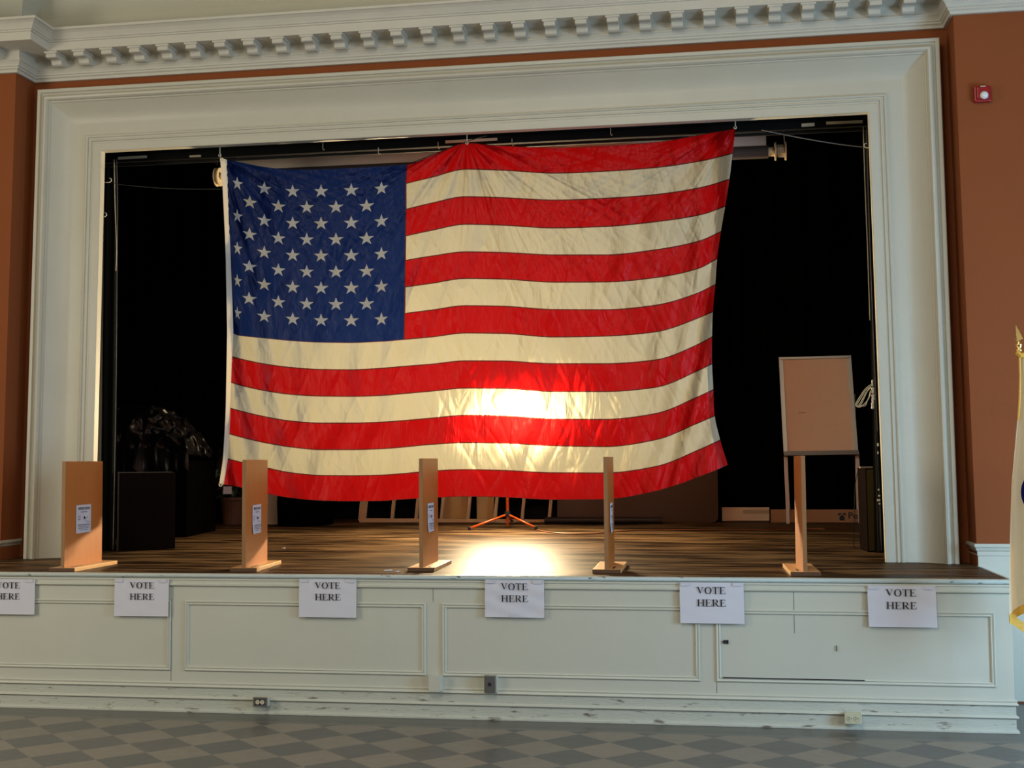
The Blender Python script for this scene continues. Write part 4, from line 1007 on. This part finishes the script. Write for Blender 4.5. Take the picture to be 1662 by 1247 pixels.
bm = BM(); lathe(bm, [(0, 0), (.013, 0), (.011, .004), (0, .004)], Matrix.Translation(((a.x+b.x)/2, -.060, (a.z+b.z)/2)) @ Matrix.Rotation(PI/2, 4, 'X'), 14); obj('key_hole', bm, ink, jb)
# panel catch
c_ = A(1177.5, 1042, 0)
bm = BM(); lathe(bm, [(0, 0), (.013, 0), (.010, .012), (0, .014)], Matrix.Translation((c_.x-.006, 0, c_.z)) @ Matrix.Rotation(PI/2, 4, 'X'), 12); box(bm, c_.x-.006, c_.x+.020, -.012, 0, c_.z-.001, c_.z+.012); box(bm, c_.x+.010, c_.x+.020, -.012, 0, c_.z-.014, c_.z+.01)
tag(obj('panel_latch', bm, ink, bevel=.002), 'small black latch on the rightmost stage front panel', 'latch')
c_ = A(1358, 1053, 0)
bm = BM(); tube(bm, [(c_.x, -.001, c_.z+.018), (c_.x, -.008, c_.z+.015), (c_.x, -.008, c_.z-.012), (c_.x, -.001, c_.z-.015)], .0035, 6); tag(obj('small_nail', bm, jbgrey), 'small grey nail in the rightmost stage front panel', 'nail')
# scraps on the stage edge
for (x, y, s_, lab) in ((630, 927, .028, 'folded white paper scrap on the stage edge left of the third partition'), (645, 929, .012, 'tiny white scrap on the stage edge beside the third partition'), (460, 891, .014, 'tiny white scrap on the stage floor behind the second partition')):
    p_ = S(x, y); bm = BM(); hexa(bm, [p_+Vector((-s_, -s_*.4, .001)), p_+Vector((s_, -s_*.1, .001)), p_+Vector((s_, s_*.5, .001)), p_+Vector((-s_, s_*.3, .001))], [p_+Vector((-s_, -s_*.4, .005)), p_+Vector((s_, -s_*.1, .014)), p_+Vector((s_, s_*.5, .012)), p_+Vector((-s_, s_*.3, .006))])
    tag(obj('paper_scrap', bm, paper), lab, 'paper scrap')

# ------------------------------------------------------------------ fire alarm
a, b = A(1582, 138, 1.03), A(1608, 166, 1.03)
cx, cz = (a.x+b.x)/2, (a.z+b.z)/2; hw = .062
al = empty('fire_alarm', (cx, YP, cz), 'red fire alarm strobe on the rust wall right of the stage', 'fire alarm')
bm = BM(); box(bm, cx-hw, cx+hw, YP-.045, YP, cz-hw, cz+hw); obj('housing', bm, redpl, al, bevel=.012)
bm = BM(); box(bm, cx-hw*.72, cx+hw*.72, YP-.062, YP-.044, cz-hw*.72, cz+hw*.80); obj('face_cap', bm, redpl, al, bevel=.01)
bm = BM(); lathe(bm, [(.0, .028), (.015, .026), (.028, .010), (.032, 0), (0, 0)], Matrix.Translation((cx+.006, YP-.060, cz-.018)) @ Matrix.Rotation(PI/2, 4, 'X'), 16); obj('strobe_lens', bm, strobe, al, smooth=True)
bm = BM(); box(bm, cx-.02, cx+.02, YP-.064, YP-.060, cz+.046, cz+.052); obj('label_strip', bm, ropem, al)

# ------------------------------------------------------------------ ceremonial flag on a pole at the right
fy = -.55
pt_ = A(1654, 575, fy); pxx = A(1659, 700, fy).x+.012
cf = empty('ceremonial_flag', (pxx+.02, fy, 0), 'ivory ceremonial flag with gold fringe draped on a pole at the right edge', 'flag')
bm = BM(); tube(bm, [(pxx+.22, fy, .05), (pxx-.014, fy, A(1655, 566, fy).z)], .013, 12); obj('pole', bm, brass, cf, smooth=True)
bm = BM(); lathe(bm, [(0, 0), (.17, 0), (.17, .015), (.10, .045), (.03, .07), (.02, .12), (0, .12)], Matrix.Translation((pxx+.22, fy, .001)), 28); obj('floor_stand', bm, brass, cf, smooth=True)
zt_ = A(1655, 570, fy).z; zf_ = A(1652, 528, fy).z; fx = pxx-.014
bm = BM(); lathe(bm, [(0, -.01), (.016, -.01), (.018, .01), (.012, .02), (.019, .034), (.019, .045), (.010, .055), (.012, .062), (.0, .064)], Matrix.Translation((fx, fy, zt_)), 14); obj('finial_socket', bm, brass, cf, smooth=True)
bm = BM(); h_ = zf_-zt_-.06
hexa(bm, [(fx-.012, fy-.004, zt_+.06), (fx+.024, fy-.004, zt_+.075), (fx+.024, fy+.004, zt_+.075), (fx-.012, fy+.004, zt_+.06)], [(fx-.017, fy-.001, zf_-.004), (fx-.014, fy-.001, zf_), (fx-.014, fy+.001, zf_), (fx-.017, fy+.001, zf_-.004)]); 
tube(bm, [(fx-.018, fy, zt_+.062), (fx-.030, fy, zt_+.075)], .005, 6)
obj('spear_finial', bm, brass, cf)
zb_ = A(1640, 992, fy).z
xl0 = A(1649, 590, fy).x; xlb = A(1637, 985, fy).x
def sil(v):   # left silhouette by height
    zs = [(0, xl0+.012), (.10, xl0+.012), (.2, xl0+.004), (.5, A(1641, 760, fy).x), (.8, A(1638, 900, fy).x), (1, xlb)]
    for (a0, b0_), (a1, b1_) in zip(zs, zs[1:]):
        if v <= a1: return b0_+(b1_-b0_)*(v-a0)/(a1-a0)
    return zs[-1][1]
def drapef(u, v):
    x0_ = sil(v); wd = .10+.40*v**.8
    x = x0_+wd*u
    amp = .012+.045*v
    y = fy-.03+amp*math.sin(u*15+.8*math.sin(v*3))+.03*abs(u-.2)
    z = zt_-.025+(zb_-zt_)*v - .0*u
    z += .085*min(1, u/.22)*v**8
    return (x, y, z)
bm = BM(); grid(bm, drapef, 60, 60); obj('silk_cloth', bm, silk, cf, smooth=True)
bm = BM(); grid(bm, lambda u, v: Vector(drapef(u, 1))+Vector((0, -.004*v, -.055*v)), 120, 3); obj('gold_fringe', bm, goldcloth, cf)
bm = BM(); grid(bm, lambda u, v: Vector((xlb+.003+.16*u, fy+.01+.02*u, zb_-.010-.115*u-.06*v)), 60, 3); obj('gold_fringe', bm, goldcloth, cf)
bm = BM(); tube(bm, [Vector(drapef(0, t/12))+Vector((.004, -.006, 0)) for t in range(13)][:4]+[], .006, 6); tube(bm, [(fx-.016, fy-.02, zt_-.01), (fx+.0, fy-.03, zt_-.03), (fx+.10, fy-.03, zt_-.02)], .016, 8); obj('pole_sleeve_trim', bm, goldcloth, cf)
bm = BM()
def emb(u, v):
    r_ = .10*u; t = v*2*PI; uu = .42+r_*math.cos(t)/.36; vv = .53+r_*math.sin(t)*1.1/1.2
    p_ = Vector(drapef(uu, vv)); return p_+Vector((0, -.008, 0))
grid(bm, emb, 8, 40); obj('navy_seal', bm, navy, cf, smooth=True)
